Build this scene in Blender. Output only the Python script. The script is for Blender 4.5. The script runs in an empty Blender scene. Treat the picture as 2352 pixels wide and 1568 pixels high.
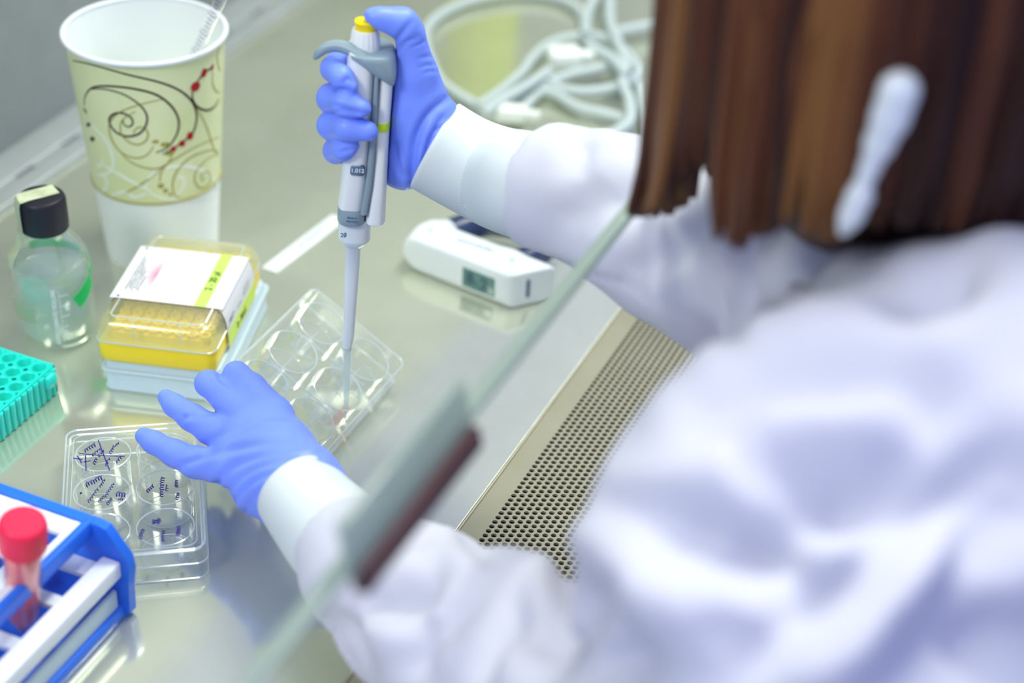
import bpy, bmesh, math, random
import numpy as np
from mathutils import Vector, Matrix
random.seed(7); rng = np.random.default_rng(7)
scene = bpy.context.scene
col = scene.collection

# ------------------------------------------------------------------ camera
FPX, CX, CY = 4000.0, 1176.0, 784.0
ROLL = math.radians(2.8); PITCH = math.radians(34.277); AZ = math.radians(22.511); CAMZ = 0.68
fw = np.array([-math.sin(AZ), math.cos(AZ), 0.]); RT = np.array([math.cos(AZ), math.sin(AZ), 0.])
ZUP = np.array([0, 0, 1.])
FW = fw*math.cos(PITCH) - ZUP*math.sin(PITCH); UP = fw*math.sin(PITCH) + ZUP*math.cos(PITCH)
CAM = np.array([0, 0, CAMZ]); cR, sR = math.cos(ROLL), math.sin(ROLL)
cam_data = bpy.data.cameras.new('camera'); cam = bpy.data.objects.new('camera', cam_data); col.objects.link(cam)
cam_data.sensor_width = 36; cam_data.lens = FPX/2352*36
cam_data.clip_start = 0.02; cam_data.clip_end = 30
# image right / up of the rolled camera
ir = cR*RT + sR*UP; iu = -sR*RT + cR*UP
cam.matrix_world = Matrix(((ir[0], iu[0], -FW[0], 0), (ir[1], iu[1], -FW[1], 0), (ir[2], iu[2], -FW[2], CAMZ), (0, 0, 0, 1)))
cam_data.dof.use_dof = True; cam_data.dof.focus_distance = 1.04; cam_data.dof.aperture_fstop = 3.2
scene.camera = cam
scene.view_settings.view_transform = 'Standard'; scene.view_settings.look = 'None'
scene.view_settings.gamma = 1; scene.view_settings.use_curve_mapping = False
scene.view_settings.exposure = 0.5
scene.cycles.transparent_max_bounces = 40

# ------------------------------------------------------------------ light
world = bpy.data.worlds.new('world'); scene.world = world; world.use_nodes = True
bg = world.node_tree.nodes['Background']; bg.inputs[0].default_value = (0.46, 0.51, 0.86, 1); bg.inputs[1].default_value = 0.70
def area(name, loc, target, sx, sy, power, color, spread=180):
    d = bpy.data.lights.new(name, 'AREA'); d.shape = 'RECTANGLE'; d.size = sx; d.size_y = sy
    d.energy = power; d.color = color; d.spread = math.radians(spread)
    o = bpy.data.objects.new(name, d); col.objects.link(o); o.location = loc
    o.rotation_euler = (Vector(target)-Vector(loc)).to_track_quat('-Z', 'Y').to_euler()
    return o
area('cabinet_lamp', (-0.28, 1.30, 1.10), (-0.52, 1.30, 0), 0.16, 2.2, 8.2, (1.0, 1.0, 0.84)).rotation_euler = (0, 0.22, 0)
area('room_lamp', (-0.15, 1.75, 2.3), (-0.05, 0.7, 0.2), 0.9, 0.6, 26.0, (1.0, 1.0, 0.82))
area('fill_light_behind', (-1.0, -0.9, 1.6), (-0.58, 0.75, 0.05), 0.7, 0.5, 1.7, (1.0, 1.0, 0.88), 50)  # added fill from behind the camera, brightens the front faces

# ------------------------------------------------------------------ pixel helpers (photograph frame, 2352 x 1568)
def ray(x, y):
    a, b = x-CX, y-CY
    u, v = cR*a + sR*b, -sR*a + cR*b
    return FW + RT*u/FPX - UP*v/FPX
def G(x, y, z=0.0):
    d = ray(x, y); return CAM + d*((z-CAMZ)/d[2])
def W(x, y, d): return CAM + ray(x, y)*d
def proj(P):
    q = np.asarray(P, float) - CAM
    z = q@FW; a = (q@RT)/z*FPX; b = -(q@UP)/z*FPX
    return CX + cR*a - sR*b, CY + sR*a + cR*b, z

# ------------------------------------------------------------------ materials
def mat(name, color, rough=0.5, metal=0.0, sss=0.0, bump=None, spec=0.5, coat=0.0, sheen=0.0, trans=0.0, ior=1.45, var=None, emit=0):
    m = bpy.data.materials.new(name); m.use_nodes = True; nt = m.node_tree; b = nt.nodes['Principled BSDF']
    b.inputs['Base Color'].default_value = (*color, 1); b.inputs['Roughness'].default_value = rough
    b.inputs['Metallic'].default_value = metal; b.inputs['Specular IOR Level'].default_value = spec
    b.inputs['Coat Weight'].default_value = coat; b.inputs['Sheen Weight'].default_value = sheen
    b.inputs['Transmission Weight'].default_value = trans; b.inputs['IOR'].default_value = ior
    if sss:
        b.inputs['Subsurface Weight'].default_value = sss; b.inputs['Subsurface Radius'].default_value = (0.006, 0.006, 0.008)
        b.inputs['Subsurface Scale'].default_value = 1.0
    tc = nt.nodes.new('ShaderNodeTexCoord')
    if bump:
        scale, strength, dist = bump
        n = nt.nodes.new('ShaderNodeTexNoise'); n.inputs['Scale'].default_value = scale; n.inputs['Detail'].default_value = 4
        bp = nt.nodes.new('ShaderNodeBump'); bp.inputs['Strength'].default_value = strength; bp.inputs['Distance'].default_value = dist
        nt.links.new(tc.outputs['Object'], n.inputs['Vector']); nt.links.new(n.outputs['Fac'], bp.inputs['Height'])
        nt.links.new(bp.outputs['Normal'], b.inputs['Normal'])
    if var:
        scale, c2 = var
        n = nt.nodes.new('ShaderNodeTexNoise'); n.inputs['Scale'].default_value = scale; n.inputs['Detail'].default_value = 5
        r = nt.nodes.new('ShaderNodeValToRGB'); r.color_ramp.elements[0].position = .35; r.color_ramp.elements[1].position = .65
        r.color_ramp.elements[0].color = (*color, 1); r.color_ramp.elements[1].color = (*c2, 1)
        nt.links.new(tc.outputs['Object'], n.inputs['Vector']); nt.links.new(n.outputs['Fac'], r.inputs['Fac'])
        nt.links.new(r.outputs['Color'], b.inputs['Base Color'])
    return m
def clear(name, tint=(0.97, 0.99, 0.98), rough=0.05, lo=0.05, hi=0.75, body=0.0, bodycol=(0.9, 0.95, 0.95), blend=0.35, gcol=(1, 1, 1), power=2.2):
    """clear moulded plastic / glass: see-through straight on, glossy towards grazing angles, with a faint milky body"""
    m = bpy.data.materials.new(name); m.use_nodes = True; nt = m.node_tree; nt.nodes.clear()
    out = nt.nodes.new('ShaderNodeOutputMaterial'); t = nt.nodes.new('ShaderNodeBsdfTransparent'); t.inputs[0].default_value = (*tint, 1)
    g = nt.nodes.new('ShaderNodeBsdfGlossy'); g.inputs['Roughness'].default_value = rough; g.inputs['Color'].default_value = (*gcol, 1)
    lw = nt.nodes.new('ShaderNodeLayerWeight'); lw.inputs['Blend'].default_value = blend
    mr = nt.nodes.new('ShaderNodeMapRange'); mr.inputs['To Min'].default_value = lo; mr.inputs['To Max'].default_value = hi
    pw = nt.nodes.new('ShaderNodeMath'); pw.operation = 'POWER'; pw.inputs[1].default_value = power
    nt.links.new(lw.outputs['Facing'], pw.inputs[0]); nt.links.new(pw.outputs[0], mr.inputs['Value'])
    mix = nt.nodes.new('ShaderNodeMixShader'); nt.links.new(mr.outputs[0], mix.inputs[0])
    nt.links.new(t.outputs[0], mix.inputs[1]); nt.links.new(g.outputs[0], mix.inputs[2]); last = mix
    if body:
        d = nt.nodes.new('ShaderNodeBsdfDiffuse'); d.inputs[0].default_value = (*bodycol, 1)
        tr = nt.nodes.new('ShaderNodeBsdfTranslucent'); tr.inputs[0].default_value = (*bodycol, 1)
        md = nt.nodes.new('ShaderNodeMixShader'); md.inputs[0].default_value = .5
        nt.links.new(d.outputs[0], md.inputs[1]); nt.links.new(tr.outputs[0], md.inputs[2])
        m2 = nt.nodes.new('ShaderNodeMixShader'); m2.inputs[0].default_value = body
        nt.links.new(mix.outputs[0], m2.inputs[1]); nt.links.new(md.outputs[0], m2.inputs[2]); last = m2
    nt.links.new(last.outputs[0], out.inputs[0])
    return m
M = {}
def steel(name, color, c2, rough, metal, scale=(3, 3, 3)):
    m = mat(name, color, rough, metal); nt = m.node_tree; b = nt.nodes['Principled BSDF']
    tc = nt.nodes.new('ShaderNodeTexCoord'); mp = nt.nodes.new('ShaderNodeMapping'); mp.inputs['Scale'].default_value = scale
    n = nt.nodes.new('ShaderNodeTexNoise'); n.inputs['Scale'].default_value = 4; n.inputs['Detail'].default_value = 8; n.inputs['Roughness'].default_value = .65
    r = nt.nodes.new('ShaderNodeValToRGB'); r.color_ramp.elements[0].position = .3; r.color_ramp.elements[1].position = .7
    r.color_ramp.elements[0].color = (*color, 1); r.color_ramp.elements[1].color = (*c2, 1)
    nt.links.new(tc.outputs['Object'], mp.inputs[0]); nt.links.new(mp.outputs[0], n.inputs['Vector']); nt.links.new(n.outputs['Fac'], r.inputs[0])
    nt.links.new(r.outputs[0], b.inputs['Base Color'])
    n2 = nt.nodes.new('ShaderNodeTexNoise'); n2.inputs['Scale'].default_value = 900; n2.inputs['Detail'].default_value = 2
    bp = nt.nodes.new('ShaderNodeBump'); bp.inputs['Strength'].default_value = .03; bp.inputs['Distance'].default_value = .0002
    nt.links.new(tc.outputs['Object'], n2.inputs['Vector']); nt.links.new(n2.outputs['Fac'], bp.inputs['Height']); nt.links.new(bp.outputs[0], b.inputs['Normal'])
    return m
M['steel'] = steel('brushed_steel', (0.61, 0.645, 0.50), (0.69, 0.72, 0.58), 0.12, 0.65)
M['steel_wall'] = steel('steel_wall', (0.26, 0.29, 0.28), (0.32, 0.35, 0.34), 0.7, 0.0); M['steel_wall'].node_tree.nodes['Principled BSDF'].inputs['Specular IOR Level'].default_value = .1
M['ledge'] = steel('steel_ledge', (0.42, 0.46, 0.45), (0.50, 0.54, 0.53), 0.3, 0.4)
M['steel_grille'] = steel('steel_grille', (0.38, 0.37, 0.25), (0.46, 0.44, 0.32), 0.3, 0.5)
M['dark'] = mat('painted_cavity_shade', (0.012, 0.008, 0.010), 0.8)
M['glove'] = mat('nitrile', (0.18, 0.29, 0.98), 0.42, sss=0.15, spec=0.4, bump=(60, .25, .0015))
M['coat'] = mat('coat_cloth', (0.58, 0.595, 0.685), 0.85, sss=0.0, spec=0.2, bump=(14, .15, .005))
M['knit'] = mat('knit', (0.64, 0.71, 0.73), 0.9, spec=0.1)
M['skin'] = mat('skin', (0.65, 0.40, 0.30), 0.5, sss=.1)
M['white'] = mat('white_plastic', (0.70, 0.76, 0.78), 0.35)
M['brightwhite'] = mat('bright_white', (0.76, 0.80, 0.81), 0.4)
M['paperwhite'] = mat('paper_white', (0.70, 0.71, 0.73), 0.8, spec=.15)
M['boxwhite'] = mat('translucent_white', (0.56, 0.70, 0.78), 0.3, sss=.3)
M['grey'] = mat('grey_plastic', (0.24, 0.33, 0.38), 0.35)
M['yellow'] = mat('yellow_plastic', (0.90, 0.68, 0.0), 0.35)
M['lime'] = mat('lime_print', (0.55, 0.75, 0.02), 0.4)
M['limeband'] = mat('lime_band', (0.50, 0.72, 0.14), 0.8, spec=.15)
M['black'] = mat('black_plastic', (0.010, 0.011, 0.014), 0.4, spec=.3)
M['ink'] = mat('ink', (0.03, 0.02, 0.22), 0.6)
M['inkdark'] = mat('dark_ink', (0.02, 0.03, 0.05), 0.6)
M['green'] = mat('green_tape', (0.0, 0.62, 0.12), 0.45)
M['tape'] = mat('autoclave_tape', (0.55, 0.62, 0.42), 0.6, bump=(150, .6, .001), var=(120, (0.42, 0.46, 0.28)))
M['cupin'] = mat('cup_white', (0.88, 0.93, 0.90), 0.45)
M['cupprint'] = mat('cup_print', (0.70, 0.77, 0.38), 0.4, var=(18, (0.78, 0.83, 0.48)))
M['brown'] = mat('brown_print', (0.035, 0.006, 0.006), 0.8, spec=.15)
M['olive'] = mat('olive_print', (0.36, 0.32, 0.05), 0.5)
M['red'] = mat('red_print', (0.40, 0.002, 0.012), 0.6, spec=.2)
M['swirlwhite'] = mat('white_print', (0.86, 0.92, 0.78), 0.5)
M['teal'] = mat('teal_plastic', (0.0, 0.74, 0.62), 0.35, sss=.5)
M['navy'] = mat('navy_plastic', (0.02, 0.035, 0.10), 0.25)
M['lcd'] = mat('display', (0.10, 0.22, 0.20), 0.2)
M['lcdseg'] = mat('display_digits', (0.03, 0.07, 0.12), 0.3)
M['slot'] = mat('slate', (0.09, 0.16, 0.26), 0.4)
M['blue'] = mat('blue_plastic', (0.01, 0.16, 0.85), 0.35, sss=.1)
M['rackwhite'] = mat('rack_white', (0.80, 0.84, 0.93), 0.4)
M['redcap'] = mat('red_cap', (0.82, 0.003, 0.06), 0.35, sss=.1)
M['medium'] = mat('pink_medium', (0.92, 0.17, 0.14), 0.3, sss=.2)
M['cord'] = mat('cord_white', (0.50, 0.58, 0.57), 0.45)
M['cordblock'] = mat('connector', (0.85, 0.90, 0.82), 0.4)
M['hair'] = None
M['maroon'] = mat('maroon_strip', (0.055, 0.012, 0.02), 0.4)
M['rail'] = clear('sash_edge', (0.62, 0.70, 0.66), .15, .15, .6, body=.55, bodycol=(0.58, 0.68, 0.62))
M['pane'] = clear('sash_glass', (0.985, 0.992, 0.988), .01, .004, .25, blend=.2)
M['clear'] = clear('clear_plastic', (0.985, 0.99, 0.99), .06, .035, .85, body=.03, blend=.30)
M['well'] = clear('clear_well', (0.985, 0.99, 0.99), .05, .03, .95, body=.02, blend=.38)
M['bead'] = clear('clear_edge', (0.9, 0.94, 0.95), .10, .30, .95, body=.45, bodycol=(.9, .95, .97))
M['glass'] = clear('bottle_glass', (0.95, 0.985, 0.97), .03, .05, .95, blend=.35, body=.03)
M['water'] = clear('water', (0.95, 0.985, 0.98), .02, .07, .9, blend=.3, body=.22, bodycol=(0.97, .99, .98))
M['lid'] = clear('frosted_lid', (0.96, 0.97, 0.90), .2, .10, .8, body=.30, bodycol=(0.80, .83, .50))
M['tubeclear'] = clear('tube_wall', (0.97, 0.96, 0.97), .08, .03, .5, body=.03)
M['tip'] = clear('tip_plastic', (0.93, 0.97, 0.98), .15, .15, .8, body=.35, bodycol=(.75, .86, .9))
M['drop'] = clear('pink_liquid', (0.97, 0.80, 0.76), .03, .1, .7, body=.12, bodycol=(.9, .45, .4))

# ------------------------------------------------------------------ objects
def finish(name, verts, faces, m, parent=None, smooth=True, angle=40):
    me = bpy.data.meshes.new(name)
    me.from_pydata([tuple(map(float, v)) for v in verts] if not isinstance(verts, np.ndarray) else verts.tolist(), [], faces if not isinstance(faces, np.ndarray) else faces.tolist())
    me.update()
    if smooth:
        me.polygons.foreach_set('use_smooth', [True]*len(me.polygons))
        if angle < 180: me.set_sharp_from_angle(angle=math.radians(angle))
    me.materials.append(m)
    o = bpy.data.objects.new(name, me); col.objects.link(o)
    if parent is not None: setparent(o, parent)
    return o
def setparent(o, parent):
    o.parent = parent
    o.matrix_parent_inverse = wmat(parent).inverted()
def wmat(o):
    return o.matrix_basis.copy() if o.parent is None else wmat(o.parent) @ o.matrix_parent_inverse @ o.matrix_basis
def thing(name, label, cat, loc=(0, 0, 0), group=None):
    o = bpy.data.objects.new(name, None); col.objects.link(o); o.location = tuple(map(float, loc)); o.empty_display_size = .02
    o['label'] = label; o['category'] = cat
    if group: o['group'] = group
    return o
def tag(o, label, cat, group=None):
    o['label'] = label; o['category'] = cat
    if group: o['group'] = group
    return o
class Buf:
    def __init__(s): s.v = []; s.f = []
    def add(s, v, f):
        n = len(s.v); s.v += [tuple(map(float, p)) for p in v]; s.f += [tuple(int(i)+n for i in q) for q in f]; return s
    def obj(s, name, m, parent=None, smooth=True, angle=40, X=None):
        v = np.array(s.v)
        if X is not None: v = xf(X, v)
        return finish(name, v, s.f, m, parent, smooth, angle)
def xf(X, v):
    X = np.array(X); v = np.asarray(v, float); return v@X[:3, :3].T + X[:3, 3]
def frame(o, ex, ey, ez):
    X = np.eye(4); X[:3, 0] = ex; X[:3, 1] = ey; X[:3, 2] = ez; X[:3, 3] = o; return X
def norm(a): a = np.asarray(a, float); return a/np.linalg.norm(a)
def rings(rs, closed_start=True, closed_end=True, loop=False):
    n = len(rs[0]); v = [p for r in rs for p in r]; f = []
    L = len(rs)
    for i in range(L if loop else L-1):
        j = (i+1) % L
        for k in range(n):
            k2 = (k+1) % n; f.append((i*n+k, i*n+k2, j*n+k2, j*n+k))
    if not loop:
        if closed_start: f.append(tuple(range(n))[::-1])
        if closed_end: f.append(tuple((L-1)*n+k for k in range(n)))
    return v, f
def lathe(prof, c=(0, 0, 0), n=64, cs=False, ce=False, jit=None):
    c = np.array(c, float); rs = []
    for r, z in prof:
        rs.append([c + np.array([r*math.cos(2*math.pi*k/n), r*math.sin(2*math.pi*k/n), z]) for k in range(n)])
    return rings(rs, cs, ce)
def loft(secs, n=40):
    """secs: (z, xlo, xhi, ylo, yhi, exponent)"""
    rs = []
    for z, x0, x1, y0, y1, e in secs:
        r = []
        for k in range(n):
            a = 2*math.pi*k/n; c, s = math.cos(a), math.sin(a)
            r.append(((x0+x1)/2 + (x1-x0)/2*math.copysign(abs(c)**(2/e), c), (y0+y1)/2 + (y1-y0)/2*math.copysign(abs(s)**(2/e), s), z))
        rs.append(r)
    return rings(rs)
def smoothpath(pts, sub=6, closed=False):
    P = np.array(pts, float); n = len(P); out = []
    rngi = range(n if closed else n-1)
    for i in rngi:
        if closed: p0, p1, p2, p3 = P[(i-1) % n], P[i], P[(i+1) % n], P[(i+2) % n]
        else: p0, p1, p2, p3 = P[max(i-1, 0)], P[i], P[i+1], P[min(i+2, n-1)]
        for k in range(sub):
            t = k/sub; out.append(.5*((2*p1)+(-p0+p2)*t+(2*p0-5*p1+4*p2-p3)*t*t+(-p0+3*p1-3*p2+p3)*t**3))
    if not closed: out.append(P[-1])
    return np.array(out)
def tube(pts, rad, n=12, closed=False):
    P = np.array(pts, float); L = len(P); rad = np.full(L, rad) if np.isscalar(rad) else np.array(rad)
    T = np.roll(P, -1, 0)-np.roll(P, 1, 0) if closed else np.gradient(P, axis=0)
    T /= np.linalg.norm(T, axis=1)[:, None]+1e-12
    u = norm(np.cross(T[0], [0.3, 0.2, 1.0])); rs = []
    for i in range(L):
        u = norm(u - T[i]*(u@T[i])); w = np.cross(T[i], u)
        rs.append([P[i]+rad[i]*(math.cos(2*math.pi*k/n)*u+math.sin(2*math.pi*k/n)*w) for k in range(n)])
    return rings(rs, loop=closed)
def rbox(x0, x1, y0, y1, z0, z1, b=0.001, seg=3):
    bm = bmesh.new(); bmesh.ops.create_cube(bm, size=1)
    for v in bm.verts: v.co = Vector(((x0+x1)/2+v.co.x*(x1-x0), (y0+y1)/2+v.co.y*(y1-y0), (z0+z1)/2+v.co.z*(z1-z0)))
    if b > 0: bmesh.ops.bevel(bm, geom=bm.edges[:], offset=b, segments=seg, profile=.5, affect='EDGES')
    bm.verts.index_update(); v = [tuple(p.co) for p in bm.verts]; f = [tuple(q.index for q in fc.verts) for fc in bm.faces]; bm.free()
    return v, f
def rrect(x0, x1, y0, y1, r, n=6):
    out = []
    for cx, cy, a0 in ((x1-r, y1-r, 0), (x0+r, y1-r, 90), (x0+r, y0+r, 180), (x1-r, y0+r, 270)):
        for k in range(n+1):
            a = math.radians(a0+90*k/n); out.append((cx+r*math.cos(a), cy+r*math.sin(a)))
    return out
def rrlayers(layers, closed=True, loop=False, n=6):
    """layers: (x0,x1,y0,y1,r,z)"""
    return rings([[(p[0], p[1], l[5]) for p in rrect(*l[:5], n=n)] for l in layers], closed, closed, loop)
def disc(c, r, z, n=24, ry=None, ang=0):
    ry = ry or r; ca, sa = math.cos(ang), math.sin(ang)
    v = [(c[0]+r*math.cos(2*math.pi*k/n)*ca-ry*math.sin(2*math.pi*k/n)*sa, c[1]+r*math.cos(2*math.pi*k/n)*sa+ry*math.sin(2*math.pi*k/n)*ca, z) for k in range(n)]
    return v, [tuple(range(n))]
def text(name, s, size, m, parent, X, extrude=0.00008, space=1.0, bend=None, align='CENTER'):
    cu = bpy.data.curves.new(name, 'FONT'); cu.body = s; cu.size = size; cu.extrude = extrude; cu.align_x = align; cu.align_y = 'CENTER'; cu.space_character = space; cu.offset = size*.018
    o = bpy.data.objects.new(name, cu); col.objects.link(o)
    dg = bpy.context.evaluated_depsgraph_get(); me = bpy.data.meshes.new_from_object(o.evaluated_get(dg))
    bpy.data.objects.remove(o)
    v = np.array([tuple(p.co) for p in me.vertices]); f = [tuple(p.vertices) for p in me.polygons]
    if bend: v = bend(v)
    v = xf(X, v)
    return finish(name, v, f, m, parent, False)
def ribbon(buf, P, N, w, th=0.0001):
    P = np.array(P, float); N = np.array(N, float); L = len(P)
    w = np.full(L, w) if np.isscalar(w) else np.array(w)
    T = np.gradient(P, axis=0); T /= np.linalg.norm(T, axis=1)[:, None]+1e-12
    S = np.cross(T, N); S /= np.linalg.norm(S, axis=1)[:, None]+1e-12
    rs = [[P[i]-S[i]*w[i]/2, P[i]-S[i]*w[i]/2+N[i]*th, P[i]+S[i]*w[i]/2+N[i]*th, P[i]+S[i]*w[i]/2] for i in range(L)]
    buf.add(*rings(rs))

# ------------------------------------------------------------------ organic surfaces
def seg(P, a, b, ra, rb):
    a = np.asarray(a, float); b = np.asarray(b, float); ab = b-a; d = P-a
    t = np.clip((d@ab)/(ab@ab+1e-12), 0, 1)
    return np.linalg.norm(d-t[..., None]*ab, axis=-1)-(ra+(rb-ra)*t)
def smin(a, b, k):
    h = np.clip(.5+.5*(b-a)/k, 0, 1); return b+(a-b)*h-k*h*(1-h)
def chain(P, pts, k=0.003):
    """pts: (position, radius)"""
    D = None
    for (a, ra), (b, rb) in zip(pts[:-1], pts[1:]):
        s = seg(P, a, b, ra, rb); D = s if D is None else smin(D, s, k)
    return D
def surfnet(fn, lo, hi, h):
    lo = np.array(lo, float); hi = np.array(hi, float); n = np.ceil((hi-lo)/h).astype(int)+1
    ax = [lo[i]+h*np.arange(n[i]) for i in range(3)]
    V = np.empty(n)
    for i0 in range(0, n[0], 16):
        g = np.stack(np.meshgrid(ax[0][i0:i0+16], ax[1], ax[2], indexing='ij'), -1); V[i0:i0+16] = fn(g)
    V[0], V[-1] = np.maximum(V[0], h), np.maximum(V[-1], h); V[:, 0] = np.maximum(V[:, 0], h); V[:, -1] = np.maximum(V[:, -1], h)
    V[:, :, 0] = np.maximum(V[:, :, 0], h); V[:, :, -1] = np.maximum(V[:, :, -1], h)
    S = V < 0; m = n-1
    cnt = np.zeros(m); acc = np.zeros((*m, 3))
    for a in range(3):
        o = [b for b in range(3) if b != a]
        for i in (0, 1):
            for j in (0, 1):
                s0 = [None]*3; s1 = [None]*3
                s0[a] = slice(0, m[a]); s1[a] = slice(1, m[a]+1)
                s0[o[0]] = s1[o[0]] = slice(i, i+m[o[0]]); s0[o[1]] = s1[o[1]] = slice(j, j+m[o[1]])
                A, B = V[tuple(s0)], V[tuple(s1)]; c = (A < 0) != (B < 0)
                t = np.where(c, A/np.where(c, A-B, 1), 0)
                cnt += c; acc[..., a] += t*c; acc[..., o[0]] += i*c; acc[..., o[1]] += j*c
    act = cnt > 0; idx = np.full(m, -1); idx[act] = np.arange(act.sum())
    ii = np.argwhere(act); verts = lo+h*(ii+acc[act]/cnt[act][:, None])
    faces = []
    for a in range(3):
        b, c = (a+1) % 3, (a+2) % 3
        s0 = [slice(None)]*3; s1 = [slice(None)]*3; s0[a] = slice(0, -1); s1[a] = slice(1, None)
        X = S[tuple(s0)] != S[tuple(s1)]; e = np.argwhere(X)
        e = e[(e[:, b] > 0) & (e[:, c] > 0) & (e[:, b] < m[b]) & (e[:, c] < m[c])]
        if not len(e): continue
        def cell(db, dc):
            q = e.copy(); q[:, b] += db; q[:, c] += dc; return idx[q[:, 0], q[:, 1], q[:, 2]]
        q = np.stack([cell(-1, -1), cell(0, -1), cell(0, 0), cell(-1, 0)], 1)
        ins = S[e[:, 0], e[:, 1], e[:, 2]]; q[~ins] = q[~ins][:, ::-1]
        faces.append(q)
    F = np.concatenate(faces); F = F[(F >= 0).all(1)]
    return verts, F
def vnormals(v, f):
    n = np.cross(v[f[:, 2]]-v[f[:, 0]], v[f[:, 3]]-v[f[:, 1]]); N = np.zeros_like(v)
    for k in range(4): np.add.at(N, f[:, k], n)
    return N/(np.linalg.norm(N, axis=1)[:, None]+1e-12)
def relax(v, f, it=4, lam=.5):
    for _ in range(it):
        s = np.zeros_like(v); c = np.zeros(len(v))
        for k in range(4):
            a, b = f[:, k], f[:, (k+1) % 4]
            np.add.at(s, a, v[b]); np.add.at(c, a, 1); np.add.at(s, b, v[a]); np.add.at(c, b, 1)
        v = v+lam*(s/c[:, None]-v)
    return v
def folds(v, f, lst):
    """sculpt creases: lst of (pts in photo pixels, half width in metres, depth in metres). Real relief on the cloth."""
    N = vnormals(v, f); x, y, z = proj(v); disp = np.zeros(len(v)); face = ((CAM-v)*N).sum(1) > 0
    for pts, w, dep in lst:
        P = smoothpath(pts, 6); best = np.full(len(v), 1e9); tt = np.zeros(len(v))
        for i in range(len(P)-1):
            a, b = P[i], P[i+1]; ab = b-a; dx, dy = x-a[0], y-a[1]
            t = np.clip((dx*ab[0]+dy*ab[1])/(ab@ab+1e-9), 0, 1)
            d = np.hypot(dx-t*ab[0], dy-t*ab[1]); k = d < best; best[k] = d[k]; tt[k] = (i+t[k])/(len(P)-1)
        dm = best*z/FPX; taper = np.sin(np.pi*np.clip(tt*.86+.07, 0, 1))**.6
        g = np.exp(-(dm/w)**2)-.20*np.exp(-((dm-2.1*w)/(w*1.1))**2)
        disp -= dep*g*taper*face
    return v+N*disp[:, None]
def pr(x, y, d, rpx): return (W(x, y, d), rpx*d/FPX)
# ================================================================== THE CABINET
XS, XG, XR0, XR1 = -0.3297, -0.3125, -0.797, -0.852      # seam, first hole column, back ledge
cab = thing('safety_cabinet', 'stainless steel biosafety cabinet with perforated front grille and slotted back ledge, under everything', 'cabinet', (-0.5, 0.9, -0.06))
b = Buf(); b.add(*rbox(XR0, XS-0.0002, 0.1, 2.6, -0.02, 0.0, 0.0008)); b.obj('work_surface', M['steel'], cab)
b = Buf(); b.add(*tube([(XS+.0008, y, .0001) for y in np.linspace(.1, 2.6, 12)], .0011, 10)); b.obj('seam', M['steel_grille'], cab)
b = Buf(); b.add(*rbox(XS, -0.2520, 1.389, 2.6, -0.0014, 0, 0)); b.add(*rbox(-0.2520, -0.18, 1.389, 2.6, -0.0014, 0.0, 0)); b.obj('front_sill', M['steel_grille'], cab)
# back ledge with slots (real openings): strips and bridges
b = Buf(); zl = 0.004
b.add(*rbox(-0.8155, XR0-0.0005, 0.1, 2.6, -0.02, zl, 0.0015)); b.add(*rbox(XR1, -0.8200, 0.1, 2.6, -0.02, zl+0.0005, 0.0015))
ys = 0.85
while ys > 0.15: ys -= .0585
while ys < 2.5:
    b.add(*rbox(-0.8202, -0.8153, ys, ys+0.036, -0.02, zl-.0003, 0.0)); ys += .0585
b.obj('slotted_ledge', M['ledge'], cab)
b = Buf(); b.add(*rbox(XR1-.0, -0.80, 0.1, 2.6, -0.05, -0.03, 0)); b.add(*rbox(-0.345, -0.17, 0.05, 2.6, -0.07, -0.06, 0)); b.obj('cavity_shade_slabs', M['dark'], cab, smooth=False)  # near-black slabs stand in for the shade below slots and holes
b = Buf(); b.add(*rbox(-0.88, XR1, 0.1, 2.6, -0.05, 1.2, 0.001)); b.obj('back_panel', M['steel_wall'], cab)
b = Buf(); b.add(*rbox(-0.88, -0.20, 2.6, 2.63, -0.05, 1.0, 0.001)); b.obj('side_panel', M['steel_wall'], cab)
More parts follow.
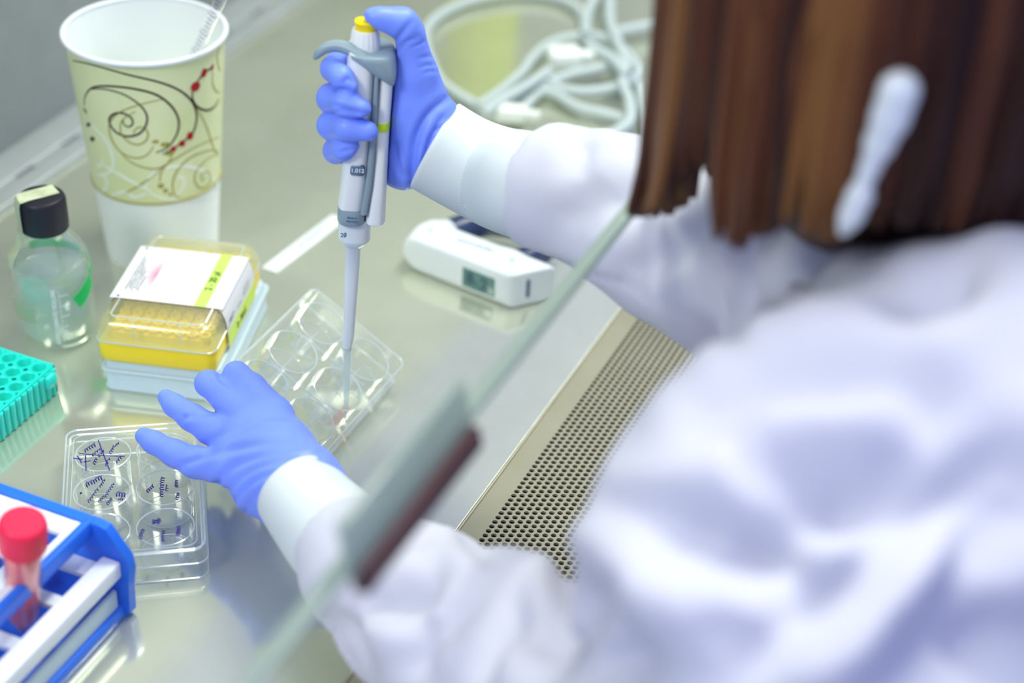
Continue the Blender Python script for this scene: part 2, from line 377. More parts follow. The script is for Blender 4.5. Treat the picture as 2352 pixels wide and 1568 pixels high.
# front grille: perforated sheet, staggered round holes, rising into a curved lip
def grille():
    px_, py_, hr = 0.00455, 0.00462, 0.00176; n = 12
    x0 = XS+0.0008; ncol = 21; Y0, nrow = 0.30, 235
    def bend(v):
        s, y, z = v[:, 0].copy(), v[:, 1], v[:, 2]; sb = -0.2520; R = 0.030; out = v.copy()
        q = s > sb; a = np.minimum((s-sb)/R, math.radians(42)); rest = (s-sb)-a*R
        out[q, 0] = (sb+R*np.sin(a)+rest*np.cos(a))[q]; out[q, 2] = (z+R*(1-np.cos(a))+rest*np.sin(a))[q]
        return out
    V = []; F = []
    # plain margin between seam and holes
    xa, xb = x0, XG-px_/2; Yt = Y0+nrow*py_
    m = len(V)
    for th in (0, -0.0012):
        for yy in (Y0, Yt+py_/2): V.extend([(xa, yy, th), (xb, yy, th)])
    F += [(0, 1, 3, 2), (4, 6, 7, 5), (0, 2, 6, 4), (0, 4, 5, 1), (2, 3, 7, 6)]
    for c in range(ncol):
        off = (c % 2)*py_/2; cx = XG+c*px_
        for r in range(nrow):
            cy = Y0+py_/2+r*py_+off; i = len(V)
            for k in range(n):
                a = 2*math.pi*(k+.5)/n; V.append((cx+hr*math.cos(a), cy+hr*math.sin(a), 0))
            for k in range(n):
                a = 2*math.pi*(k+.5)/n; V.append((cx+hr*math.cos(a), cy+hr*math.sin(a), -0.0014))
            hx, hy = px_/2, py_/2
            o = [(hx, hy*.27), (hx, hy), (hx*.27, hy), (-hx*.27, hy), (-hx, hy), (-hx, hy*.27), (-hx, -hy*.27), (-hx, -hy), (-hx*.27, -hy), (hx*.27, -hy), (hx, -hy), (hx, -hy*.27)]
            for k in range(n): V.append((cx+o[k][0], cy+o[k][1], 0))
            for k in range(n):
                k2 = (k+1) % n
                F.append((i+2*n+k, i+2*n+k2, i+k2, i+k)); F.append((i+k, i+k2, i+n+k2, i+n+k))
    xe = XG+(ncol-.5)*px_
    for q in range(8):
        i = len(V); s0, s1 = xe+q*.008, xe+(q+1)*.008
        V.extend([(s0, Y0, 0), (s1, Y0, 0), (s1, Yt+py_/2, 0), (s0, Yt+py_/2, 0)]); F.append((i, i+1, i+2, i+3))
    V = bend(np.array(V)); return finish('front_grille', V, F, M['steel_grille'], cab, True, 50)
grille()
# sliding glass sash: pane, edge strip and short maroon-backed handle strip
SZ = 0.262; sa = G(1540, 370, SZ); sb_ = G(600, 1500, SZ)
sdir = np.array([0, 1., 0]); SX = (sa[0]+sb_[0])/2
lean = norm([-0.20, 0, 0.98]); nrm = norm(np.cross(sdir, lean))       # glass leans back
Xs = frame((SX, 0, SZ), sdir, lean, nrm)
def sb(name, m, y0, y1, h0, h1, t0, t1, bev=.0006):
    bb = Buf(); bb.add(*rbox(y0, y1, h0, h1, t0, t1, bev)); return bb.obj(name, m, cab, X=Xs)
yA, yB = G(1030, 960, SZ)[1], G(745, 1300, SZ)[1]
sb('glass_pane', M['pane'], -0.2, 2.55, 0.0, 0.75, -0.003, 0.003, 0)
sb('pane_edge', M['rail'], -0.2, 2.55, -0.0045, 0.0, -0.0035, 0.0035)
sb('sash_handle', M['rail'], yB, yA, -0.0045, 0.021, 0.0036, 0.0075, .001)
sb('handle_strip', M['maroon'], yB+.002, yA, -0.0110, -0.0010, 0.0036, 0.0105, .001)

# ------------------------------------------------------------------ room
def structure(name, x0, x1, y0, y1, z0, z1, m):
    bb = Buf(); bb.add(*rbox(x0, x1, y0, y1, z0, z1, 0)); o = bb.obj(name, m, None, smooth=False); o['kind'] = 'structure'; return o
structure('floor', -1.6, 1.8, -1.5, 3.2, -0.82, -0.80, mat('floor_vinyl', (0.35, 0.36, 0.36), .5, var=(6, (.42, .42, .42))))

# ================================================================== PAPER CUP
cc = G(374, 562, 0); CH, CR0, CR1 = 0.172, 0.0405, 0.0545
cup = thing('paper_cup', 'large white paper cup with brown swirls and red berries on pale green', 'cup', cc)
b = Buf(); b.add(*lathe([(0, .004), (CR0-.002, .004), (CR0-.0015, 0), (CR0, 0), (CR1, CH), (CR1-.0007, CH), (CR0-.0008, .0055), (0, .0055)], cc, 96)); b.obj('cup_body', M['cupin'], cup)
rim = [(cc[0]+(CR1+.0008)*math.cos(a), cc[1]+(CR1+.0008)*math.sin(a), CH) for a in np.linspace(0, 2*math.pi, 97)[:-1]]
b = Buf(); b.add(*tube(rim, .0019, 10, True)); b.obj('rim', M['brightwhite'], cup)
def cone(x, y, off=0.0004):
    d = ray(x, y); k = (CR1-CR0)/CH; o = CAM-cc
    r0 = CR0+off; a = d[0]**2+d[1]**2-(k*d[2])**2; bb = 2*(o[0]*d[0]+o[1]*d[1]-k*d[2]*(r0+k*o[2])); c = o[0]**2+o[1]**2-(r0+k*o[2])**2
    D = bb*bb-4*a*c
    if D < 0: D = 0
    t = (-bb-math.sqrt(D))/(2*a); P = CAM+d*t; n = np.array([P[0]-cc[0], P[1]-cc[1], 0]); return P, norm(n)
zb = cone(369, 468)[0][2]
rr = lambda z, o: CR0+(CR1-CR0)*z/CH+o
b = Buf(); b.add(*lathe([(rr(zb, 0), zb), (rr(zb, .0002), zb), (rr(CH-.002, .0002), CH-.002), (rr(CH-.002, 0), CH-.002)], cc, 96)); b.obj('printed_wrap', M['cupprint'], cup)
Zs = 3.267
def strokes(name, m, lst, w, off=.0003):
    bb = Buf()
    for pts in lst:
        q = smoothpath([(x/Zs, y/Zs) for x, y in pts], 6); hit = [cone(x, y, off) for x, y in q]
        L = len(hit); ww = w*(.45+.75*np.sin(np.pi*np.linspace(0.05, .95, L)))
        ribbon(bb, [h[0] for h in hit], [h[1] for h in hit], ww, .0001)
    return bb
B1 = strokes('', None, [[(545,453),(700,488),(950,558),(1200,618),(1350,680),(1440,760),(1475,850),(1470,930),(1440,1010),(1390,1050),(1300,1115),(1220,1158)],
 [(632,790),(640,720),(690,660),(800,645),(1000,665),(1170,710),(1280,790),(1335,880),(1340,960),(1310,1040),(1250,1110),(1170,1145)],
 [(690,668),(780,668),(920,705),(1040,780),(1100,860),(1095,940),(1040,1005),(950,1023),(870,990),(825,930),(825,880),(870,850),(930,852),(985,885),(995,930),(960,952),(925,925),(925,900)],
 [(1445,680),(1445,740),(1480,800),(1550,828),(1610,800),(1645,740)], [(1478,615),(1533,547),(1595,505)]], .0013)
def beads(bb, lst, off=.0006):
    for x, y, rx, ry, ang in lst:
        P, n = cone(x/Zs, y/Zs, off); t = norm(np.cross([0, 0, 1], n)); u = np.cross(n, t); s = 1/Zs*1.14/FPX; ca, sa_ = math.cos(math.radians(ang)), math.sin(math.radians(ang))
        vs = []
        for k in range(20):
            a = 2*math.pi*k/20; p = rx*math.cos(a); q = ry*math.sin(a); p, q = p*ca-q*sa_, p*sa_+q*ca
            vs.append(P+(t*p+u*q/.9)*s)
        bb.add(vs, [tuple(range(20))])
beads(B1, [(637,830,8,26,-70),(660,935,14,34,-60),(690,1043,18,36,-55)]) if False else beads(B1, [(637,830,10,28,60),(662,935,14,36,120),(692,1043,18,36,120)])
B1.obj('brown_swirls', M['brown'], cup, False)
B2 = strokes('', None, [[(1215,745),(1050,785),(900,840),(830,910),(820,980),(850,1070),(920,1150),(1010,1185),(1090,1170),(1140,1120),(1148,1095)],
 [(1015,838),(940,880),(905,930),(910,1000),(960,1060),(1030,1085),(1090,1060),(1112,1010),(1090,965),(1040,955),(1005,985),(1010,1010)],
 [(880,1110),(960,1200),(1060,1250),(1180,1265),(1300,1200),(1450,1110),(1645,1025)], [(1480,810),(1550,950),(1600,1100),(1640,1170)],
 [(1295,1150),(1270,1210),(1210,1290),(1200,1370)], [(1640,1130),(1560,1130),(1430,1180),(1330,1280),(1295,1380),(1310,1460),(1355,1485)],
 [(1640,1150),(1560,1190),(1480,1270),(1460,1350),(1500,1410),(1560,1390),(1585,1330),(1550,1285),(1510,1320),(1520,1355),(1540,1330)],
 [(930,1455),(1080,1370),(1230,1250)], [(1600,540),(1595,620),(1620,680),(1650,690)], [(1650,330),(1630,420),(1640,500),(1655,530)]], .0010)
beads(B2, [(1167,1063,28,15,0),(1238,1083,36,20,0),(1275,1145,38,22,10),(1207,1392,26,24,0),(1243,1430,21,19,0),(1278,1458,15,13,0)], .0003)
th = [(cc[0]+rr(zb, .0004)*math.cos(a), cc[1]+rr(zb, .0004)*math.sin(a), zb) for a in np.linspace(0, 2*math.pi, 97)[:-1]]
B2.add(*tube(th, .0008, 8, True)); B2.obj('olive_swirls', M['olive'], cup, False)
B3 = strokes('', None, [[(680,940),(780,1030),(835,1140),(850,1240),(810,1300),(740,1310)], [(1090,1390),(1130,1320),(1250,1260),(1420,1250),(1560,1300),(1620,1380),(1600,1460),(1480,1500),(1300,1500),(1150,1460),(1090,1390)],
 [(760,1180),(770,1220),(740,1250),(720,1220)], [(780,1240),(950,1340),(1100,1420)], [(760,1440),(800,1400),(790,1330),(730,1310)], [(1330,1470),(1380,1390),(1370,1330),(1340,1340)], [(830,1470),(930,1440),(1010,1480),(1100,1450)]], .0019, .00025)
B3.obj('white_swirls', M['swirlwhite'], cup, False)
for q in [(1533,547,28,34,-30),(1595,505,15,24,-25),(1468,650,46,36,0),(1427,1020,30,31,0),(1367,1077,27,25,0),(1302,1117,23,20,0)]:
    B4 = Buf(); beads(B4, [q], .0007); B4.obj('red_berry', M['red'], cup, False)

# serological pipette standing in the cup
def near_axis(x, y):
    d = ray(x, y); A = d[0]**2+d[1]**2; t = -((CAM-cc)[:2]@d[:2])/A; return CAM+d*t
pa = G(462, 100, CH+.004); pb_ = near_axis(372, 300); pb_ = pb_+(cc-pb_)*np.array([.0, .0, 0]); dv = norm(pa-pb_)
tipend = pb_; base = pb_+dv*.03; pb = pa+dv*.06
sp = thing('serological_pipette', 'clear graduated serological pipette leaning in the paper cup', 'pipette', base)
b = Buf(); b.add(*tube([tipend, tipend+dv*.012, base, pb+dv*.16], [.0012, .0030, .0042, .0042], 20)); b.obj('barrel', M['tubeclear'], sp)
b = Buf(); side = norm(np.cross(dv, FW))
for k in range(46):
    c = base+dv*(.004+.0036*k); w = 1.5 if k % 5 == 0 else .8
    pts = []
    for a in np.linspace(-.9*w/1.5, .9*w/1.5, 7): pts.append(c+.0044*(math.sin(a)*side-math.cos(a)*norm(np.cross(side, dv))*(-1 if np.cross(side, dv)@FW > 0 else 1)*-1))
    b.add(*tube(pts, .00022, 5))
b.obj('graduations', M['ink'], sp)

# ================================================================== REAGENT BOTTLE
bc = G(135, 765, 0)
bot = thing('reagent_bottle', 'small glass reagent bottle with black cap, full of clear liquid', 'bottle', bc)
R_ = .0262
b = Buf(); b.add(*lathe([(0, .0015), (R_-.006, .0015), (R_-.002, .003), (R_, .008), (R_, .058), (R_-.001, .064), (R_-.005, .072), (.0165, .0785), (.0145, .082), (.0145, .092),
                         (.0128, .092), (.0128, .082), (.0150, .0765), (R_-.0065, .070), (R_-.0028, .063), (R_-.0018, .057), (R_-.0018, .010), (R_-.005, .006), (0, .0055)], bc, 64)); b.obj('glass_body', M['glass'], bot)
b = Buf(); b.add(*lathe([(0, .0062), (R_-.0060, .0065), (R_-.0025, .0105), (R_-.0022, .0505), (R_-.003, .0500), (0, .0498)], bc, 64)); b.obj('liquid', M['water'], bot)
b = Buf(); cp = []
zc0, zc1 = .0845, .1085
rs = []
for r_, z_, rb in ((.0138, zc0, 0), (.0152, zc0, 1), (.0154, zc0+.003, 1), (.0152, zc1-.003, 1), (.0144, zc1-.0006, 0), (.0130, zc1, 0), (.0001, zc1, 0)):
    n = 160; rs.append([bc+np.array([(r_+(.00025*(k % 2) if rb else 0))*math.cos(2*math.pi*k/n), (r_+(.00025*(k % 2) if rb else 0))*math.sin(2*math.pi*k/n), z_]) for k in range(n)])
b.add(*rings(rs, False, False)); b.obj('screw_cap', M['black'], bot, angle=60)
# autoclave tape over the cap and down the left side
def wrapstrip(pts, w, nrmfix=None):
    bb = Buf(); P = smoothpath(pts, 5); N = []
    for p in P:
        q = p-bc; q = np.array([q[0], q[1], 0]); N.append(norm(q) if p[2] < zc1-.0005 else np.array([0, 0, 1.]))
    ribbon(bb, P, N, w, .0002); return bb
lft = norm(G(0, 765, 0)-bc); lft = norm(lft+.55*norm(-bc*np.array([1, 1, 0]))); bkw = norm(np.cross([0, 0, 1], lft))
sh = bkw*-.002
wrapstrip([bc+sh-lft*.011+[0, 0, zc1+.0004], bc+sh+[0, 0, zc1+.0004], bc+sh+lft*.011+[0, 0, zc1+.0004], bc+sh+lft*.0155+[0, 0, zc1-.0014], bc+sh+lft*.0162+[0, 0, zc1-.010], bc+sh+lft*.0162+[0, 0, zc0+.001], bc+sh+lft*.0185+[0, 0, .077], bc+sh+lft*.0250+[0, 0, .067], bc+sh+lft*.0264+[0, 0, .060]], .0125).obj('cap_tape', M['tape'], bot, False)
def cyl_ribbon(a0, a1, z0, z1, w, r, m, name):
    bb = Buf(); A = np.linspace(a0, a1, 24); P = [bc+np.array([r*math.cos(a), r*math.sin(a), z0+(z1-z0)*i/23]) for i, a in enumerate(A)]
    ribbon(bb, P, [np.array([math.cos(a), math.sin(a), 0]) for a in A], w, .0002); return bb.obj(name, m, bot, False)
vdir = math.atan2(-bc[1], -bc[0])            # azimuth towards the camera
cyl_ribbon(vdir+.55, vdir+1.25, .037, .047, .011, R_+.0001, M['green'], 'green_tape')
cyl_ribbon(vdir+1.2, vdir+3.6, .052, .058, .006, R_+.0001, M['green'], 'green_tape')
cyl_ribbon(vdir-1.45, vdir-.55, .030, .030, .012, R_+.0001, clear('worn_label', (.9, .93, .8), .5, .3, .6, body=.45, bodycol=(.6, .68, .5)), 'worn_label')
def bend_bottle(a0, z0, r):
    def f(v):
        out = v.copy(); a = a0+v[:, 1]/r*-1*-1; out = np.stack([bc[0]+(r+v[:, 2])*np.cos(a0-v[:, 1]/r), bc[1]+(r+v[:, 2])*np.sin(a0-v[:, 1]/r), z0+v[:, 0]], 1); return out
    return f
M['etch'] = mat('etched_print', (.75, .85, .84), .6)
text('etched_text', 'APPROXIMATE VOLUME', .0040, M['etch'], bot, np.eye(4), bend=bend_bottle(vdir-.02, .030, R_+.0001))
b = Buf()
for k, L in ((0, 1), (1, .7), (2, 1), (3, .7), (4, 1)):
    A = np.linspace(vdir+.12, vdir+.12+.22*L, 6); z = .014+.008*k
    ribbon(b, [bc+np.array([(R_+.0001)*math.cos(a), (R_+.0001)*math.sin(a), z]) for a in A], [np.array([math.cos(a), math.sin(a), 0]) for a in A], .0005)
A = vdir+.12; ribbon(b, [bc+np.array([(R_+.0001)*math.cos(A), (R_+.0001)*math.sin(A), z]) for z in (.010, .03, .050)], [np.array([math.cos(A), math.sin(A), 0])]*3, .0004)
b.obj('graduations', M['etch'], bot, False)

# ================================================================== TIP BOXES
to = G(238, 895, 0); TA = math.radians(16); tex = np.array([math.cos(TA), math.sin(TA), 0]); tey = np.array([-math.sin(TA), math.cos(TA), 0]); TW, TL = .080, .1195
TX = frame(to, tex, tey, [0, 0, 1])
lower = thing('tip_box', 'lower pale blue white tip box beneath the yellow one', 'box', to+tex*.04+tey*.06, 'stacked tip boxes')
b = Buf(); b.add(*rrlayers([(0.001, TW-.001, 0.001, TL-.001, .006, 0), (0, TW, 0, TL, .006, .002), (.0008, TW-.0008, .0008, TL-.0008, .006, .0035), (.0005, TW-.0005, .0005, TL-.0005, .006, .0155), (-.0012, TW+.0012, -.0012, TL+.0012, .006, .0160), (-.0012, TW+.0012, -.0012, TL+.0012, .006, .0175)])); b.obj('base', M['boxwhite'], lower, X=TX)
b = Buf(); b.add(*rrlayers([(.0006, TW-.0006, .0006, TL-.0006, .006, .0177), (.0014, TW-.0014, .0014, TL-.0014, .006, .0200), (.0020, TW-.0020, .0020, TL-.0020, .006, .0232), (.0035, TW-.0035, .0035, TL-.0035, .006, .0240)])); b.obj('lid', M['boxwhite'], lower, X=TX)
upper = thing('tip_box', 'yellow tip refill box with clear lid and white paper band marked 2 - 20 µl', 'box', to+tex*.04+tey*.06+np.array([0, 0, .0242]), 'stacked tip boxes')
z0 = .0242; sx = -.0005
b = Buf(); b.add(*rrlayers([(.001, TW-.004, .0, TL-.006, .006, z0), (-.001, TW-.003, -.002, TL-.005, .007, z0+.003), (-.001, TW-.003, -.002, TL-.005, .007, z0+.012), (.0000, TW-.004, -.001, TL-.006, .007, z0+.0145), (.004, TW-.008, .003, TL-.010, .006, z0+.0155), (.006, TW-.010, .005, TL-.012, .005, z0+.020)]))
for i in range(8):
    for j in range(12): b.add(*lathe([(.0040, z0+.019), (.0038, z0+.0225), (.0022, z0+.0225), (.0020, z0+.0200)], (.0100+i*.0084, .0095+j*.0088, 0), 12))
b.obj('tray', M['yellow'], upper, X=TX)
b = Buf(); zt = .0555; li = z0+.0158
b.add(*rrlayers([(-.0015, TW-.0025, -.0028, TL-.0045, .0075, li), (-.0010, TW-.003, -.0022, TL-.005, .0075, li+.006), (.001, TW-.005, 0, TL-.007, .0075, zt-.003), (.0045, TW-.0085, .0035, TL-.0105, .006, zt)], closed=True)); b.obj('lid', M['lid'], upper, X=TX)
b = Buf()
b.add(*tube([(x, y, li+.0003) for x, y in rrect(-.0015, TW-.0025, -.0028, TL-.0045, .0075)], .0006, 6, True))
b.add(*tube([(x, y, zt) for x, y in rrect(.007, TW-.011, .006, TL-.013, .004)], .0007, 6, True))
for ux in (.022, .053): b.add(*tube([(ux, .0065, zt), (ux+.002, .001, zt-.003), (ux+.003, -.0018, li+.005)], .0007, 6))
b.obj('lid_ridge', M['bead'], upper, X=TX)
# paper band: over the top and down both long sides
v0, v1 = .026, .091
prof = [(-.0014, li-.009), (-.0016, li+.004), (.0008, zt-.0025), (.0030, zt-.0003), (.0055, zt+.0007), (TW-.0095, zt+.0007), (TW-.0068, zt-.0003), (TW-.0045, zt-.0030), (TW-.0022, li+.004), (TW-.0016, z0+.002)]
def band(name, m, pf, ya, yb, off):
    P = smoothpath(pf, 4); rs = []; T = np.gradient(P, axis=0); T /= np.linalg.norm(T, axis=1)[:, None]; N = np.stack([-T[:, 1], T[:, 0]], 1)
    for q, n_ in zip(P, N):
        i = q+n_*off; o = q+n_*(off+.00025); rs.append([(i[0], ya, i[1]), (o[0], ya, o[1]), (o[0], yb, o[1]), (i[0], yb, i[1])])
    bb = Buf(); bb.add(*rings(rs)); return bb.obj(name, m, upper, X=TX)
band('paper_band', M['paperwhite'], prof, v0, v1, 0)
band('lime_stripe', M['limeband'], [(.0565, zt+.0007), (.060, zt+.0007), (.0645, zt+.0007)], v0+.0001, v1-.0001, .0003)
band('lime_stripe', M['lime'], [(TW-.00185, li-.002), (TW-.0016, z0+.002)], v0+.0001, v1-.0001, .0003)
TXt = frame(to, tex, tey, [0, 0, 1])
def onband(o, ax, ay): # place text plane in box coordinates
    az_ = np.cross(ax, ay); X = np.eye(4); X[:3, 0] = ax; X[:3, 1] = ay; X[:3, 2] = az_; X[:3, 3] = o; return TX@X
text('stripe_text', '2 - 20 µl', .0068, mat('green_ink', (.03, .09, .01), .8, spec=.1), upper, onband((.0605, .057, zt+.00135), (0, 1, 0), (-1, 0, 0)))
text('stripe_text', '2 - 20 µl', .0062, M['inkdark'], upper, onband((TW-.0010, .056, z0+.007), (0, 1, 0), (0, 0, 1)))
for k, (s, q) in enumerate((('Sterile filter tips', .0), ('Boîte de recharge, 96 pcs', .0023), ('Lot, store dry', .0046), ('Reload, tray of tips', .0069))):
    pass
def scr(bb, x0, y, L, amp, n, X, w=.00022, seed=0):
    r = random.Random(seed); t = 0; pts = []
    while t < L:
        pts.append((t, r.uniform(-amp, amp))); t += r.uniform(.4, 1.0)*amp*1.0
    P = smoothpath(pts, 2); P3 = xf(X, np.stack([x0+P[:, 0], y+P[:, 1], np.zeros(len(P))], 1)); nn = np.array(X)[:3, 2]
    ribbon(bb, P3, [nn]*len(P3), w)
Xl = onband((.0, .0, zt+.0010), (0, 1, 0), (-1, 0, 0))
b = Buf()
for k in range(5): scr(b, .036+.002*(k % 2), -.0075-.0020*k, .042-.006*k, .0005, 0, Xl, .0004, k)
b.obj('small_print', M['inkdark'], upper, False); b = Buf()
Xr = onband((TW-.0018, 0, 0), (0, 1, 0), (0, 0, 1))
for k, (y0_, L, z_) in enumerate(((.031, .013, .0435), (.031, .009, .0415), (.034, .010, .0385), (.047, .016, .0385), (.050, .010, .0410))): scr(b, y0_, z_+.001, L, .0005, 0, Xr, .0004, 20+k)
for (ya, yb, za, zb_) in ((.0275, .0325, .0370, .0395), (.066, .078, .0415, .0455)):
    P = [(ya, za), (yb, za), (yb, zb_), (ya, zb_), (ya, za)]; P3 = xf(Xr, np.array([(p[0], p[1]+.001, 0) for p in P])); ribbon(b, P3, [np.array(Xr)[:3, 2]]*5, .0004)
b.obj('small_print', M['inkdark'], upper, False)
for q in (v0+.0015, v1-.0036):
    b = Buf(); b.add(*rbox(.0045, .0062, q, q+.0017, zt+.0009, zt+.0011, 0)); b.obj('registration_mark', M['inkdark'], upper, X=TX, smooth=False)
def pinkmat():
    m = mat('pink_smudge', (0.9, .91, .93), .6); nt = m.node_tree; bs = nt.nodes['Principled BSDF']; tc = nt.nodes.new('ShaderNodeTexCoord')
    mp = nt.nodes.new('ShaderNodeMapping'); mp.inputs['Location'].default_value = tuple(-xf(TX, np.array([(.0235, .058, zt)]))[0])
    v = nt.nodes.new('ShaderNodeVectorRotate'); v.rotation_type = 'Z_AXIS'; v.inputs['Angle'].default_value = -TA
    sc = nt.nodes.new('ShaderNodeMapping'); sc.inputs['Scale'].default_value = (1/.009, 1/.020, 0)
    g = nt.nodes.new('ShaderNodeTexGradient'); g.gradient_type = 'SPHERICAL'; r = nt.nodes.new('ShaderNodeValToRGB'); r.color_ramp.elements[0].color = (.70, .71, .73, 1); r.color_ramp.elements[1].color = (.75, .14, .28, 1)
    nt.links.new(tc.outputs['Object'], mp.inputs[0]); nt.links.new(mp.outputs[0], v.inputs['Vector']); nt.links.new(v.outputs[0], sc.inputs[0]); nt.links.new(sc.outputs[0], g.inputs[0]); nt.links.new(g.outputs['Fac'], r.inputs[0]); nt.links.new(r.outputs[0], bs.inputs['Base Color'])
    return m
b = Buf(); v_, f_ = disc((.0235, .058), .009, zt+.00105, 32, .020); b.add(v_, f_); b.obj('pink_smudge', pinkmat(), upper, False, X=TX)

# ================================================================== TEAL RACK
tc_ = np.array([-.6215, .731, 0])
rack1 = thing('tube_rack', 'teal plastic tube rack with round wells, left edge of the bench', 'rack', tc_+[-.05, -.06, 0])
b = Buf(); RW, RL, RH = .1085, .1925, .0225; hp = .0118; hr_ = .0047
nx, ny = 9, 16
for i in range(nx):
    for j in range(ny):
        cx, cy = -.0070-i*hp, -.0075-j*hp; n = 16
        if cy-hp/2 < -RL: continue
        inn = [(cx+hr_*math.cos(2*math.pi*(k+.5)/n), cy+hr_*math.sin(2*math.pi*(k+.5)/n)) for k in range(n)]
        out = []
        for k in range(n):
            a = 2*math.pi*(k+.5)/n; c, s = math.cos(a), math.sin(a); q = (hp/2)/max(abs(c), abs(s)); out.append((cx+q*c, cy+q*s))
        b.add(*rings([[(p[0], p[1], RH-.0008) for p in out], [(p[0], p[1], RH) for p in [(cx+(a-cx)*1.0, cy+(c-cy)*1.0) for a, c in out]], [(cx+(p[0]-cx)*1.12, cy+(p[1]-cy)*1.12, RH) for p in inn],
                      [(p[0], p[1], RH-.0006) for p in inn], [(cx+(p[0]-cx)*.92, cy+(p[1]-cy)*.92, .014) for p in inn], [(cx+(p[0]-cx)*.5, cy+(p[1]-cy)*.5, .010) for p in inn]], False, True))
b.obj('wells', M['teal'], rack1, X=frame(tc_, [1, 0, 0], [0, 1, 0], [0, 0, 1]))
b = Buf()
for (x0, x1, y0, y1) in ((-RW, 0, -.002, 0), (-.0018, 0, -RL, 0), (-RW, 0, -RL, -RL+.002)): b.add(*rbox(x0, x1, y0, y1, 0.0005, RH-.0003, .0004))
for j in range(ny*2):                                  # flutes on the long side
    b.add(*lathe([(.0014, .001), (.0026, RH-.0015)], (-.0002, -.004-j*hp/2, 0), 10, True, True))
b.add(*rbox(-.004, .0045, -.014, -.003, RH-.012, RH-.002, .003))
b.obj('skirt', M['teal'], rack1, X=frame(tc_, [1, 0, 0], [0, 1, 0], [0, 0, 1]))

# yellow bin added out of view to give the steel a soft coloured reflection
q0 = G(1090, 150, 0); d_ = ray(1090, 150); hd = norm([d_[0], d_[1], 0]); el = -d_[2]/math.hypot(d_[0], d_[1]); wb = q0+hd*(.17/el)
wbin = thing('added_reflection_bin', 'yellow green bin added out of view for its reflection in the steel', 'bin', wb)
b = Buf(); b.add(*lathe([(0, .001), (.035, .001), (.040, .004), (.050, .26), (.052, .262), (.049, .262), (.038, .008), (0, .008)], wb, 40)); b.obj('bin_body', mat('bin_plastic', (.55, .66, .04), .5), wbin)
b = Buf(); b.add(*tube([(wb[0]+.0515*math.cos(a), wb[1]+.0515*math.sin(a), .262) for a in np.linspace(0, 6.2832, 41)[:-1]], .003, 8, True)); b.obj('rim', mat('bin_rim', (.02, .05, .02), .5), wbin)
print('BIN', proj(wb), proj(wb+ZUP*.26))
